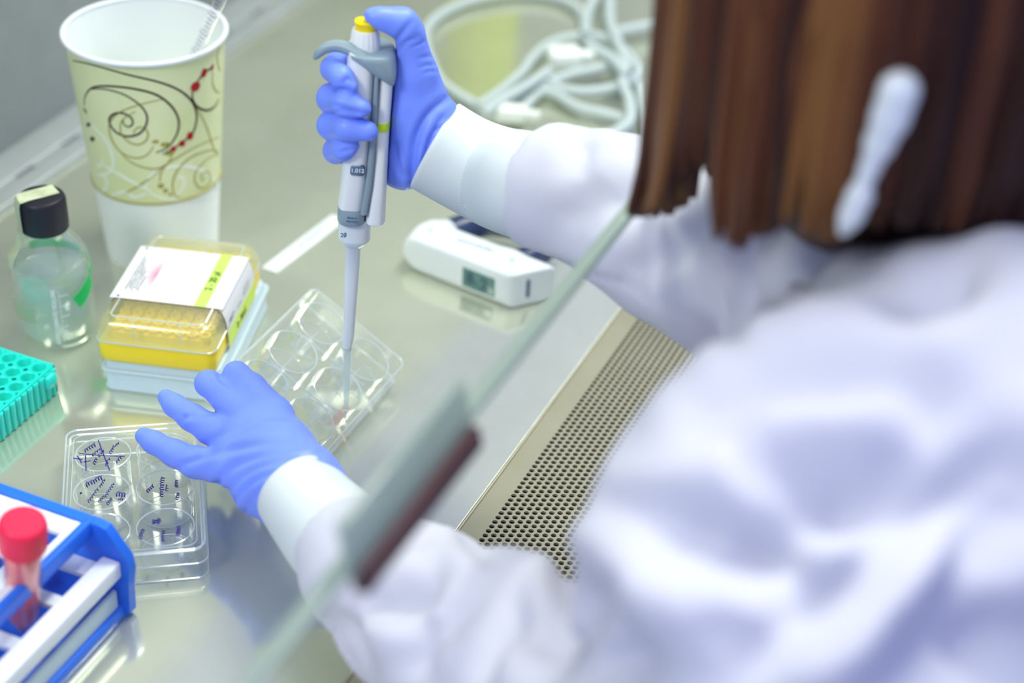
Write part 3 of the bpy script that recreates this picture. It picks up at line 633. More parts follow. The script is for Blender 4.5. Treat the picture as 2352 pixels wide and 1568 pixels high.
# ================================================================== SIX-WELL PLATES
def plate(t, X, s=.93, lid=False):
    a, l, h = .0855*s, .1278*s, .0195; pit = .0391*s; wr = .0176*s; xs = (-pit/2, pit/2); ys_ = (-pit, 0, pit)
    b = Buf()                                         # frame: skirt wall and deck pierced by the wells
    ot = .0013
    b.add(*rrlayers([(-a/2-.001, a/2+.001, -l/2-.001, l/2+.001, .006, 0), (-a/2-.001, a/2+.001, -l/2-.001, l/2+.001, .006, .0025), (-a/2, a/2, -l/2, l/2, .006, .0028), (-a/2+.0008, a/2-.0008, -l/2+.0008, l/2-.0008, .0055, h),
                     (-a/2+.0008+ot, a/2-.0008-ot, -l/2+.0008+ot, l/2-.0008-ot, .0045, h), (-a/2+ot, a/2-ot, -l/2+ot, l/2-ot, .005, .0005)], loop=True))
    bm = bmesh.new(); zt_ = h-.0025; ed = []
    def ringb(pts):
        vs = [bm.verts.new((p[0], p[1], zt_)) for p in pts]; return [bm.edges.new((vs[k], vs[(k+1) % len(vs)])) for k in range(len(vs))]
    ed += ringb(rrect(-a/2+.002, a/2-.002, -l/2+.002, l/2-.002, .005))
    for x in xs:
        for y in ys_: ed += ringb([(x+wr*math.cos(2*math.pi*k/40), y+wr*math.sin(2*math.pi*k/40)) for k in range(40)])
    bmesh.ops.triangle_fill(bm, use_beauty=True, use_dissolve=False, edges=ed); bm.verts.index_update()
    b.add([tuple(v.co) for v in bm.verts], [tuple(v.index for v in f.verts) for f in bm.faces]); bm.free()
    b.obj('plate_frame', M['clear'], t, X=X)
    b = Buf()
    b.add(*tube([(x, y, h) for x, y in rrect(-a/2+.0012, a/2-.0012, -l/2+.0012, l/2-.0012, .0052)], .0006, 6, True))
    b.add(*tube([(x, y, .0005) for x, y in rrect(-a/2-.001, a/2+.001, -l/2-.001, l/2+.001, .006)], .0007, 6, True)); b.obj('frame_edge', M['bead'], t, X=X)
    for x in xs:
        for y in ys_:
            b = Buf(); b.add(*lathe([(0, .0016), (wr-.0015, .0016), (wr-.0008, .0024), (wr-.0004, h+.0006), (wr+.0005, h+.0006), (wr+.0002, .0010), (0, .0009)], (x, y, 0), 56)); w_ = b.obj('well', M['well'], t, X=X, angle=25)
            b = Buf(); b.add(*tube([(x+wr*math.cos(q), y+wr*math.sin(q), h+.0005) for q in np.linspace(0, 2*math.pi, 49)[:-1]], .00042, 6, True))
            b.add(*tube([(x+(wr-.0012)*math.cos(q), y+(wr-.0012)*math.sin(q), .0016) for q in np.linspace(0, 2*math.pi, 49)[:-1]], .0003, 5, True)); b.obj('well_rim', M['bead'], w_, X=X)
    if not lid:
        b = Buf()
        for x in xs: b.add(*rbox(x-.0004, x+.0004, -l/2+.012, l/2-.012, .0002, .0010, 0))
        for y in ys_: b.add(*rbox(-a/2+.012, a/2-.012, y-.0004, y+.0004, .0002, .0010, 0))
        b.obj('rib', M['bead'], t, X=X)
    else:
        b = Buf(); b.add(*rrlayers([(-a/2-.0016, a/2+.0016, -l/2-.0016, l/2+.0016, .007, .0120), (-a/2-.0014, a/2+.0014, -l/2-.0014, l/2+.0014, .007, h+.0018), (-a/2-.0004, a/2+.0004, -l/2-.0004, l/2+.0004, .007, h+.0025),
                                    (-a/2+.001, a/2-.001, -l/2+.001, l/2-.001, .006, h+.0012), (-a/2-.0006, a/2+.0006, -l/2-.0006, l/2+.0006, .006, .0120)], loop=False, closed=False))
        lidp = b.obj('lid', M['clear'], t, X=X)
        b = Buf(); b.add(*tube([(x, y, h+.0024) for x, y in rrect(-a/2-.0004, a/2+.0004, -l/2-.0004, l/2+.0004, .007)], .0006, 6, True))
        b.add(*tube([(x, y, .0120) for x, y in rrect(-a/2-.0016, a/2+.0016, -l/2-.0016, l/2+.0016, .007)], .0005, 6, True))
        b.add(*tube([(x, y, h+.0013) for x, y in rrect(-a/2+.004, a/2-.004, -l/2+.004, l/2-.004, .006)], .0003, 5, True)); b.obj('lid_edge', M['bead'], lidp, X=X)
        return lidp, h+.0026, wr, xs, ys_
# plate in the left hand, tipped up on its long right edge
e1 = norm([.866, 0, -.5]); e2 = np.array([0, -1., 0]); nn = norm(np.cross(e2, e1)); nn = nn if nn[2] > 0 else -nn
Bc = G(905, 872, .003); pc = Bc - e1*.0855*.94/2 + e2*.1278*.94/2
ht = thing('six_well_plate', 'open clear six-well plate tipped up by the left hand below the micropipette', 'plate', pc, 'six-well plates')
XP = frame(pc, e1, np.cross(nn, e1), nn); plate(ht, XP, .94)
# pink liquid pooled at the low side of two wells
p_, l_ = .0391*.94, .0176*.94
b = Buf()
for yy in (0.0,):
    cy = yy; pts = []
    n = 24; ang = np.linspace(-1.0, 1.0, n)
    top = [(p_/2+(l_-.001)*math.cos(a), cy+(l_-.001)*math.sin(a)) for a in ang]; ch = (p_/2+(l_-.001)*math.cos(1.0))
    # wedge of liquid, level in the world
    low = [(x, y, .0017) for x, y in top]; up = []
    for x, y in top: up.append((x, y, .0017+(x-ch)*math.tan(math.radians(30))))
    b.add([*low, *up], [tuple(range(n))[::-1], tuple(n+k for k in range(n))]+[(k, k+1, n+k+1, n+k) for k in range(n-1)])
b.obj('pink_liquid', M['drop'], ht, X=XP)
# lidded plate lying flat in front
pe1 = norm([.827, .56, 0]); pe2 = norm([-.56, .827, 0]); pc2 = G(307, 1130, .018); pc2[2] = 0
ft = thing('six_well_plate', 'closed six-well plate with purple handwriting on its lid, flat on the steel', 'plate', pc2, 'six-well plates')
XF = frame(pc2, pe1, pe2, [0, 0, 1]); lidp, zl_, wr, xs, ys_ = plate(ft, XF, .93, True)
zl_ -= .0012
b = Buf(); r = random.Random(3)
def hand(bb, pts, w=.00045):
    P = np.array([G(x, y, zl_) for x, y in pts]); ribbon(bb, smoothpath(P, 4), [ZUP]*(len(smoothpath(P, 4))), w)
def word(bb, x0, y0, x1, y1, amp, cyc, seed=0, w=.0006):
    r = random.Random(seed); n = max(6, int(cyc*4)); d = np.array([x1-x0, y1-y0]); L = np.linalg.norm(d); d = d/L; q = np.array([-d[1], d[0]]); pts = []
    for k in range(n):
        t = k/(n-1); ph = k*math.pi/2; a = amp*r.uniform(.5, 1.2)
        pts.append(np.array([x0, y0])+d*(L*t+a*.5*math.cos(ph))+q*a*math.sin(ph))
    hand(bb, pts, w)
Z2 = 3.137
zz = lambda x, y: (130+x/Z2, 800+y/Z2)
for pts in ([(120,790),(185,800)], [(150,775),(180,825)], [(160,755),(300,770),(490,778)], [(300,660),(340,770),(382,878)], [(195,820),(245,808)], [(208,770),(212,880)]): hand(b, [zz(*p) for p in pts], .0008)
for i, (x0, y0, x1, y1, a, c) in enumerate([(200,740,280,690,14,5),(255,770,320,725,10,4),(265,835,290,790,12,3),(300,780,345,735,10,3),(350,850,385,790,10,3),(385,760,415,700,10,4),(420,705,450,680,6,3),(430,825,465,780,13,3),
   (210,985,330,930,18,7),(225,1110,300,1010,10,6),(310,1000,350,945,9,4),(300,1110,345,1060,9,4),(350,1070,415,970,9,6),(365,1125,400,1080,12,4),(430,1050,500,1060,18,4),(440,1090,480,1085,8,3),
   (170,1045,180,1040,6,2),(650,1030,700,990,14,4),(755,1070,765,925,14,9),(790,1030,795,980,10,3),(865,1000,865,945,10,5),(865,1090,880,1040,12,4),(690,1255,750,1240,18,5),(765,1390,770,1310,12,6),(875,1350,880,1280,12,6),(600,1370,625,1300,14,5)]):
    word(b, *zz(x0, y0), *zz(x1, y1), a/Z2, c, i)
b.obj('handwriting', M['ink'], lidp, False)

# ================================================================== MICROPIPETTE
P0 = G(795, 962, .0125); P1 = W(839, 44, .962); ax = norm(P1-P0); LEN = np.linalg.norm(P1-P0)
view = norm((P0+P1)/2-CAM); rx = norm(np.cross(view, ax)); rx = rx if (rx@ir) > 0 else -rx; fy = norm(np.cross(ax, rx)); fy = fy if fy@view < 0 else -fy
PX = frame(P0, rx, fy, ax)
def s_of(y):
    lo, hi = -.02, LEN+.02
    for _ in range(40):
        m_ = (lo+hi)/2
        if proj(P0+ax*m_)[1] > y: lo = m_
        else: hi = m_
    return (lo+hi)/2
def lx(x, y, dx=0):                                   # photo pixel -> local x at that height
    s = s_of(y); px, py, z = proj(P0+ax*s); return (x-px)*z/FPX
mp = thing('micropipette', 'white and grey micropipette with yellow plunger button held in the right hand', 'pipette', P0)
def sec(y, x0, x1, hy=None, e=2.4, yo=0, k=None):
    a, c = lx(x0, y), lx(x1, y); h = hy if hy is not None else (c-a)/2
    return (s_of(y), a, c, -h+yo, h+yo, e)
def lof(name, m, secs, par=mp, n=40, angle=40):
    b = Buf(); b.add(*loft(sorted(secs), n)); return b.obj(name, m, par, X=PX, angle=angle)
lof('disposable_tip', M['tip'], [sec(968, 792.5, 797.5), sec(930, 790, 801), sec(880, 788, 804), sec(840, 787, 806), sec(800, 785, 808), sec(795, 784, 809)])
lof('nozzle', M['white'], [sec(800, 785, 808), sec(770, 788, 814), sec(640, 791, 824), sec(562, 792, 829), sec(556, 788, 836)])
lof('volume_collar', M['white'], [sec(562, 792, 832), sec(556, 788, 840), sec(545, 778, 850), sec(540, 777, 851), sec(500, 778, 852), sec(494, 779, 852)])
lof('lower_band', M['grey'], [sec(498, 776, 838, .0125, 3), sec(496, 775, 840, .0128, 3), sec(466, 776, 840, .0128, 3), sec(463, 777, 840, .0125, 3)])
lof('handle_body', M['brightwhite'], [sec(464, 776, 836, .0123, 3), sec(460, 777, 837, .0125, 3), sec(400, 784, 845, .0135, 3), sec(330, 789, 851, .0145, 3), sec(250, 791, 857, .0150, 3), sec(150, 796, 863, .0150, 3), sec(108, 800, 868, .0140, 3)])
lof('grey_stripe', M['grey'], [sec(470, 826, 846, .0115, 4, .0012), sec(400, 838, 858, .0125, 4, .0012), sec(330, 846, 864, .0135, 4, .0012), sec(250, 853, 868, .0138, 4, .0012), sec(150, 860, 872, .0138, 4, .0012), sec(130, 861, 873, .0138, 4, .0012)])
lof('ejector_column', M['brightwhite'], [sec(499, 842, 878, .0100, 3), sec(494, 838, 885, .0118, 3), sec(400, 852, 889, .0125, 3), sec(280, 861, 895, .0130, 3), sec(150, 869, 905, .0130, 3)])
lof('lime_band', M['lime'], [sec(278, 860, 896, .0133, 3), sec(259, 861.5, 897, .0133, 3)])
lof('collar_ring', M['grey'], [sec(172, 889, 908, .0125, 3), sec(160, 872, 911, .0150, 3), sec(148, 850, 912, .0160, 3), sec(135, 830, 911, .0165, 3), sec(118, 800, 909, .0165, 3), sec(110, 800, 905, .0160, 3), sec(107, 806, 900, .0150, 3)])
def lp(x, y, yo=0): return (lx(x, y), yo, s_of(y))
hk = Buf(); hk.add(*tube(smoothpath([lp(723, 139, .002), lp(737, 121, .002), lp(757, 109, .002), lp(785, 105, .003), lp(815, 110, .006), lp(845, 122, .010)], 6), list(np.interp(np.linspace(0, 1, 31), [0, .15, .4, .7, 1], [.0010, .0026, .0033, .0038, .0040])), 14))
hk.obj('finger_hook', M['grey'], mp, X=PX)
# fluted white ring and yellow plunger
n = 72; rs = []
for y, x0, x1, fl in ((109, 803, 874, 0), (104, 803, 874, 0), (96, 805, 873, 1), (72, 808, 870, 1), (67, 810, 868, 0), (66, 815, 862, 0)):
    s_, a, c, _, _, _ = sec(y, x0, x1); r_ = (c-a)/2
    rs.append([((a+c)/2+r_*(1+(.035*math.cos(k*math.pi/2) if fl else 0))*math.cos(2*math.pi*k/n), r_*(1+(.035*math.cos(k*math.pi/2) if fl else 0))*math.sin(2*math.pi*k/n), s_) for k in range(n)])
b = Buf(); b.add(*rings(rs)); b.obj('fluted_ring', M['brightwhite'], mp, X=PX)
lof('plunger_button', M['yellow'], [sec(70, 816, 863), sec(56, 816.5, 863), sec(54, 814.5, 863.5), sec(48, 814.5, 863.5), sec(45.5, 818, 860)])
def front(y, x0, x1, z0): return lx(x0, y), lx(x1, y)
a, c = lx(806, 366), lx(839, 366); s1, s2 = s_of(378), s_of(354)
b = Buf(); b.add(*rbox(a, c, .0125, .0146, s1, s2, .0018)); win = b.obj('display_window', M['slot'], mp, X=PX)
Xw = PX@frame(((a+c)/2, .0147, (s1+s2)/2), [1, 0, 0], [0, 0, 1], [0, -1, 0]); Xw[:3, 2] = fy
text('digits', '1.012', .0035, M['brightwhite'], win, Xw)
Xc = PX@frame((lx(790, 524), (lx(851, 524)-lx(777, 524))/2*.97, s_of(524)), norm([1, -.25, 0]), [0, 0, 1], [0, 1, 0]); text('volume_mark', '20', .0038, M['slot'], mp, Xc)
Xm = PX@frame((lx(810, 478), .0129, s_of(477)), [1, 0, 0], [0, 0, 1], [0, 1, 0]); text('small_print', 'Made in', .0018, M['slot'], mp, Xm)
Xm = PX@frame((lx(810, 485), .0129, s_of(485)), [1, 0, 0], [0, 0, 1], [0, 1, 0]); text('small_print', 'Germany', .0018, M['slot'], mp, Xm)

# ================================================================== WHITE HANDHELD DEVICE
L0, K0, E0 = G(918, 612, 0), G(1170, 712, 0), G(1276, 688, 0)
du = norm(K0-L0); dn = np.array([-du[1], du[0], 0]); DL = np.linalg.norm(K0-L0)
DX = frame(L0, du, dn, [0, 0, 1]); ezx = (E0-L0)@du; ezy = (E0-L0)@dn
dev = thing('handheld_meter', 'white handheld meter with small grey display and dark handle, lying under the right cuff', 'meter', L0+du*.05+dn*.015)
DHT = .030
def devsdf(P):
    u, v, z = P[..., 0], P[..., 1], P[..., 2]
    # bar: stadium profile in (u, z) at the left end
    r = DHT/2
    du_ = np.maximum(np.maximum(.017-u, u-(ezx-.004)), 0); dz = np.maximum(np.abs(z-r)-0.0, 0)
    prof = np.hypot(np.maximum(r*1.1-u, 0)/1.1+np.maximum(u-(ezx-.012), 0)*.7, z-r)-r
    q = np.abs(v-.016)-.016
    fac = (-(v) + (u-DL)*(ezy/(ezx-DL)))*math.cos(.45)
    bar = np.maximum(np.maximum(prof, q), fac)
    core = -smin(-np.maximum(prof, fac), -q, .006)
    ear1 = np.maximum(seg(P, (.014, .020, .016), (.017, .046, .013), .0150, .0115), -z+.001)
    ear2 = np.maximum(seg(P, (ezx-.038, .020, .016), (ezx-.034, .036, .012), .0150, .0115), -z+.001)
    d = smin(core, ear1, .006); d = smin(d, ear2, .006); d = np.maximum(d, z-DHT*1.0)
    d = -smin(-d, (z-(DHT-.0010))*-1 if False else -(z-DHT), .004)
    return np.maximum(d, -z+.0006)
v, f = surfnet(devsdf, (-.01, -.01, -.004), (ezx+.02, .075, .036), .0011); v = relax(v, f, 2); finish('casing', xf(DX, v), f, M['white'], dev, True, 180)
b = Buf(); hb = smoothpath([(.018, .042, .014), (.030, .064, .018), (.060, .074, .020), (.085, .066, .018), (ezx-.034, .040, .014)], 6)
b.add(*tube(hb, list(np.interp(np.linspace(0, 1, len(hb)), [0, .2, .8, 1], [.013, .0105, .0095, .011])), 18)); b.obj('handle', M['navy'], dev, X=DX)
def devpt(x, y):
    d = ray(x, y); t = ((L0-CAM)@dn)/(d@dn); P = CAM+d*t; return (P-L0)@du, P[2]
q = [devpt(*p) for p in ((1062, 614), (1138, 638), (1136, 683), (1061, 657))]
u0, u1 = (q[0][0]+q[3][0])/2, (q[1][0]+q[2][0])/2; zz0, zz1 = min(q[3][1], q[2][1]), max(q[0][1], q[1][1])
b = Buf(); b.add(*rbox(u0, u1, -.0006, .002, (q[2][1]+q[3][1])/2, (q[0][1]+q[1][1])/2, .0012)); scr_ = b.obj('display', M['lcd'], dev, X=DX)
text('digits', '8.', .013, M['lcdseg'], scr_, DX@frame((u0+(u1-u0)*.30, -.0008, (q[2][1]+q[0][1])/2+.001), [1, 0, 0], [0, 0, 1], [0, -1, 0]))
text('digits', '2', .013, M['lcdseg'], scr_, DX@frame((u0+(u1-u0)*.68, -.0008, (q[2][1]+q[0][1])/2+.000), [1, 0, 0], [0, 0, 1], [0, -1, 0]))
sd = norm(E0-K0); sn = np.array([sd[1], -sd[0], 0]); FX = frame(K0+sd*np.linalg.norm(E0-K0)*.38, sd, sn, [0, 0, 1])
b = Buf(); b.add(*rbox(-.0016, .0016, -.001, .0008, .0075, .0225, .0012)); b.obj('slide_switch', M['slot'], dev, X=FX)
b = Buf(); b.add(*lathe([(.0022, DHT-.0008), (.0022, DHT+.0003), (0, DHT+.0003)], (.016, .016, 0), 16)); b.obj('screw_plug', M['boxwhite'], dev, X=DX); b = Buf(); b.add(*lathe([(.0022, DHT-.0008), (.0022, DHT+.0003), (0, DHT+.0003)], (ezx-.030, .018, 0), 16)); b.obj('screw_plug', M['boxwhite'], dev, X=DX)
b = Buf(); XX = DX@frame((.055, .018, DHT+.0002), norm([1, .1, 0]), norm([-.1, 1, 0]), [0, 0, 1]); scr(b, -.016, 0, .030, .0012, 0, XX, .0006, 4); b.obj('top_lettering', M['ink'], dev, False)

# ================================================================== PAPER STRIP
s0, s1_, s2_, s3 = G(600, 617, 0), G(637, 631, 0), G(787, 516, 0), G(772, 486, 0)
sl = norm(((s2_+s3)/2-(s0+s1_)/2)); sw = norm(np.cross([0, 0, 1], sl)); so = (s0+s1_)/2; SL = np.linalg.norm((s2_+s3)/2-so); SW = np.linalg.norm(s1_-s0)*.92
stp = thing('swab_packet', 'narrow white paper packet with faint green print, behind the micropipette', 'packet', so+sl*SL/2)
SXm = frame(so, sl, -sw, np.cross(sl, -sw))
if SXm[2, 2] < 0: SXm = frame(so, sl, sw, np.cross(sl, sw))
b = Buf(); b.add(*rbox(0, SL, -SW/2, SW/2, .0002, .0016, .0005)); b.obj('wrapper', M['brightwhite'], stp, X=SXm)
b = Buf(); b.add(*rbox(.012, SL-.008, -SW*.18, SW*.18, .0010, .0030, .0010)); b.obj('swab_ridge', M['brightwhite'], stp, X=SXm)
b = Buf(); XX = SXm@frame((0, 0, .0032), [1, 0, 0], [0, 1, 0], [0, 0, 1]); scr(b, .03, .001, .045, .0010, 0, XX, .0005, 8); scr(b, .035, -.0015, .035, .0010, 0, XX, .0005, 9); b.obj('faint_print', mat('pale_green_ink', (.45, .68, .55), .6), stp, False)

# ================================================================== CABLES
def cable(name, label, paths, blocks, rad=.0048):
    t = thing(name, label, 'cable', G(*paths[0][1][:2], 0), 'white cables on the steel behind the right arm')
    for k, (z, *pts) in enumerate(paths):
        P = smoothpath([G(x, y, z+(q[0] if q else 0)) for x, y, *q in pts], 8)
        b = Buf(); b.add(*tube(P, rad, 10)); b.obj('cord', M['cord'], t)
    for (x, y, z, L, Wd, H_, ang) in blocks:
        o = G(x, y, z); c, s = math.cos(math.radians(ang)), math.sin(math.radians(ang)); b = Buf()
        b.add(*rbox(-L/2, L/2, -Wd/2, Wd/2, -H_/2, H_/2, min(H_, Wd)*.3, 4)); b.add(*lathe([(Wd*.32, 0), (Wd*.22, L*.45)], (0, 0, 0), 12, True, True) if False else rbox(L/2-.002, L/2+.012, -Wd*.22, Wd*.22, -H_*.3, H_*.3, .003))
        b.obj('connector', M['cordblock'], t, X=frame(o, [c, s, 0], [-s, c, 0], [0, 0, 1]))
    return t
cable('cable', 'white cable making a wide loop left of the coil, behind the thumb', [(.006, (1344, 85), (1338, 35), (1314, 12), (1270, -6), (1190, -14), (1123, -6), (1055, 12), (1001, 42), (976, 80), (985, 130), (1010, 182), (1045, 212), (1098, 244))], [])
cable('cable', 'white cable bundled in a coil with a cream connector in its middle', [
    (.012, (1096, 246), (1150, 209), (1200, 166), (1221, 136), (1259, 103), (1314, 86), (1382, 86), (1425, 109), (1460, 147), (1464, 174), (1423, 198), (1354, 211), (1300, 206), (1255, 196), (1210, 206), (1170, 236)),
    (.020, (1262, 163), (1235, 180), (1205, 200), (1150, 232), (1110, 262)), (.015, (1259, 190), (1314, 171), (1368, 160), (1420, 148), (1455, 150))], [(1296, 132, .022, .030, .024, .018, 35)])
cable('cable', 'white cable rising out of the frame above the coil and trailing down by the hair', [
    (.020, (1398, -60), (1400, 0), (1402, 54), (1417, 92), (1437, 150), (1430, 190), (1446, 231), (1447, 277), (1420, 300), (1370, 320)),
    (.018, (1344, 82), (1350, 30), (1375, -20), (1390, -60)), (.010, (1470, 196), (1477, 245), (1487, 290), (1488, 330))], [])
cable('cable', 'white cable fanning right from the lower cream connector beside the sleeve', [
    (.008, (1195, 262), (1235, 215), (1273, 216), (1327, 247), (1382, 260), (1430, 274), (1450, 300)), (.024, (1349, 100), (1380, 120), (1410, 138), (1440, 175)), (.012, (1415, 74), (1477, 61), (1545, 56), (1620, 60))], [(1168, 260, .012, .030, .016, .014, 20)])

# ================================================================== BLUE RACK WITH RED CAPPED TUBE
RX0, RY0 = -.4626, .580; RH_ = .062; BW, BL = .150, .26
br = thing('test_tube_rack', 'blue and white test tube rack at the lower left, holding the red capped tube', 'rack', (RX0-BW/2, RY0-BL/2, 0))
def rb_(name, m, x0, x1, y0, y1, z0, z1, bev=.0015, par=br):
    b = Buf(); b.add(*rbox(x0, x1, y0, y1, z0, z1, bev)); return b.obj(name, m, par)
# far end plate: shaped outline, thick
def endplate(y0, y1):
    b = Buf(); o = [(0, 0), (.004, .004), (.005, .022), (.007, .036), (.006, .044), (-.006, RH_-.001), (-.012, RH_), (-BW+.012, RH_), (-BW+.004, RH_-.006), (-BW-.004, .038), (-BW-.002, .0)]
    r0 = [(RX0+x, y0, z+.0003) for x, z in o]; r1 = [(RX0+x, y1, z+.0003) for x, z in o]; b.add(*rings([r0, r1])); return b.obj('end_plate', M['blue'], br)
endplate(RY0-.006, RY0); endplate(RY0-BL, RY0-BL+.006)
rb_('bottom_tray', M['blue'], RX0-BW, RX0+.001, RY0-BL, RY0-.005, .0003, .009)
def shelf(name, z, x0, x1, rimblue, m):
    b = Buf(); t = .0045; y1 = RY0-.006; y0 = RY0-BL+.006; n = 7; mx = 3; wx = (x1-x0)/mx
    for i in range(mx+1): xx = x0+wx*i; b.add(*rbox(xx-.006 if i else xx, xx+.006 if i < mx else xx, y0, y1, z-t, z, .001))
    wy = (y1-y0)/n
    for j in range(n+1): yy = y0+wy*j; q = .012 if j in (0, n) else .0045; b.add(*rbox(x0, x1, max(yy-q, y0), min(yy+q, y1), z-t*.9, z-.0002, .001))
    return b.obj(name, m, br)
shelf('top_shelf', RH_-.001, RX0-BW+.012, RX0-.020, True, M['rackwhite'])
shelf('middle_shelf', .036, RX0-BW+.004, RX0-.004, True, M['rackwhite'])
rb_('top_rail', M['blue'], RX0-.0205, RX0-.0155, RY0-BL, RY0-.001, RH_-.010, RH_+.001)
rb_('top_rail', M['blue'], RX0-BW+.008, RX0-BW+.013, RY0-BL, RY0-.001, RH_-.010, RH_+.001)
rb_('side_rail', M['rackwhite'], RX0-.010, RX0+.002, RY0-BL+.004, RY0-.006, .031, .042)
rb_('side_rail', M['rackwhite'], RX0-BW-.001, RX0-BW+.004, RY0-BL+.004, RY0-.006, .034, .042)
rb_('side_rail', M['boxwhite'], RX0-.004, RX0-.001, RY0-BL+.004, RY0-.008, .009, .022)
tb = G(52, 1203, .100); tdir = norm(tb-np.array([-.494, tb[1]+.004, .012])); tbase = tb-tdir*.088
tt = thing('centrifuge_tube', 'clear tube with bright red cap and pink liquid standing in the blue rack', 'tube', tbase)
zt2 = tdir; xt2 = norm(np.cross([0, 1, 0], zt2)); yt2 = np.cross(zt2, xt2); TTX = frame(tbase, xt2, yt2, zt2)
b = Buf(); b.add(*lathe([(.0015, 0), (.0098, .018), (.0103, .074), (.0103, .080), (.0093, .080), (.0092, .074), (.0088, .019), (.001, .002)], n=40)); b.obj('tube_body', M['tubeclear'], tt, X=TTX)
b = Buf(); b.add(*lathe([(.0008, .003), (.0086, .0195), (.0090, .066), (0, .066)], n=40)); b.obj('liquid', M['medium'], tt, X=TTX)
n = 60; rs = []
for r_, z_, fl in ((.0105, .0715, 0), (.0122, .072, 1), (.0123, .086, 1), (.0117, .0888, 0), (.0104, .090, 0), (.0001, .090, 0)): rs.append([((r_+(.0002*(k % 2)*fl))*math.cos(2*math.pi*k/n), (r_+(.0002*(k % 2)*fl))*math.sin(2*math.pi*k/n), z_) for k in range(n)])
b = Buf(); b.add(*rings(rs)); b.obj('red_cap', M['redcap'], tt, X=TTX)
# ================================================================== PERSON
per = thing('person', 'person with long brown hair in white lab coat and blue gloves, leaning in to pipette', 'person', W(2050, 1300, .95))
def piece(name, fn, lo, hi, h, m, par, it=3, fl=None, fk=1.0):
    v, f = surfnet(fn, lo, hi, h); v = relax(v, f, it)
    if fl: v = folds(v, f, [(a, b_, c*fk) for a, b_, c in fl]); v = relax(v, f, 1, .3)
    return finish(name, v, f, m, par, True, 180)
def bounds(pts, pad=.008):
    a = np.array([p-r for p, r in pts]); c = np.array([p+r for p, r in pts]); return a.min(0)-pad, c.max(0)+pad

# ---- right hand (round the micropipette)
def ap(x, y, off, rp):                                # position relative to the pipette axis depth at that height
    d = proj(P0+ax*s_of(y))[2]; return pr(x, y, d+off, rp)
RF = [[ap(845, 150, .034, 36), ap(790, 140, .020, 34), ap(766, 158, .000, 29), ap(785, 178, -.017, 26), ap(806, 197, -.020, 18)],
      [ap(850, 228, .036, 38), ap(785, 222, .022, 36), ap(762, 226, .000, 34), ap(795, 236, -.019, 32), ap(832, 249, -.023, 22)],
      [ap(850, 292, .034, 36), ap(788, 288, .022, 35), ap(762, 288, .000, 33), ap(800, 293, -.019, 31), ap(845, 301, -.022, 24)],
      [ap(850, 345, .032, 32), ap(795, 345, .022, 31), ap(772, 346, .002, 29), ap(790, 342, -.014, 26), ap(808, 335, -.018, 18)]]
RT_ = [ap(850, 35, -.002, 15), ap(868, 40, -.002, 20), ap(892, 48, .000, 27), ap(925, 53, .002, 33), ap(940, 78, .004, 33), ap(948, 120, .005, 36), ap(955, 165, .006, 47), ap(958, 215, .008, 58)]
RP = [[ap(955, 200, .012, 58), ap(962, 260, .012, 66), ap(945, 330, .012, 56), ap(935, 385, .012, 44)], [ap(905, 190, .026, 52), ap(900, 250, .028, 56), ap(900, 320, .026, 52), ap(910, 385, .022, 42)],
      [ap(955, 255, .012, 66), ap(1010, 315, .010, 76)], [ap(930, 370, .014, 50), ap(990, 345, .012, 84)]]
def pipe_clear(P):                                    # keep the palm off the instrument
    a, c = P0+ax*s_of(500), P0+ax*s_of(110)
    o = rx*(lx(842, 300)); return seg(P, a+rx*lx(830, 500), c+rx*lx(855, 110), .0155, .0155)
def rhand(P, inset=0.0):
    Fg = None
    for c in RF:
        s = chain(P, c, .003); Fg = s if Fg is None else smin(Fg, s, .0012)
    D = None
    for c in RP:
        s = chain(P, c, .006); D = s if D is None else smin(D, s, .010)
    th = chain(P, RT_, .005); D = smin(D, th, .006)
    D = smin(D, Fg, .004)
    D = np.maximum(D, -(pipe_clear(P)+.0018))
    if not inset:
        D = np.maximum(D, -(((P-cufR)@cdR)-.012))if False else D
    return D+inset
cufR = ap(1000, 335, .012, 10)[0]
lo, hi = bounds([p for c in RF+RP+[RT_] for p in c])
rfold = [([(905, 100), (925, 75), (945, 50)], .0016, .0010), ([(912, 120), (935, 95), (962, 85)], .0012, .0008), ([(975, 95), (960, 102), (945, 108)], .0008, .0008), ([(990, 130), (975, 130), (960, 134)], .0008, .0007),
         ([(1000, 150), (980, 150), (962, 156)], .0008, .0007), ([(1008, 165), (990, 163), (970, 168)], .0008, .0006), ([(1036, 222), (990, 255), (955, 320), (945, 400), (950, 432)], .0022, .0022), ([(1015, 270), (990, 320), (972, 380), (965, 420)], .0016, .0016),
         ([(1020, 290), (1000, 300)], .001, .001), ([(930, 410), (915, 380), (905, 330)], .0016, .0012), ([(790, 190), (800, 180), (812, 192)], .0010, .0009), ([(760, 240), (800, 253), (840, 262)], .0014, .0010), ([(765, 262), (780, 255), (820, 262)], .0009, .0007), ([(770, 352), (800, 345), (820, 343)], .0010, .0010), ([(770, 208), (790, 205), (806, 212)], .001, .0008)]
gloveR = piece('glove', rhand, lo, hi, .00125, M['glove'], per, 3, rfold, 1.3); gloveR['label'] = 'blue glove on the right hand gripping the micropipette'
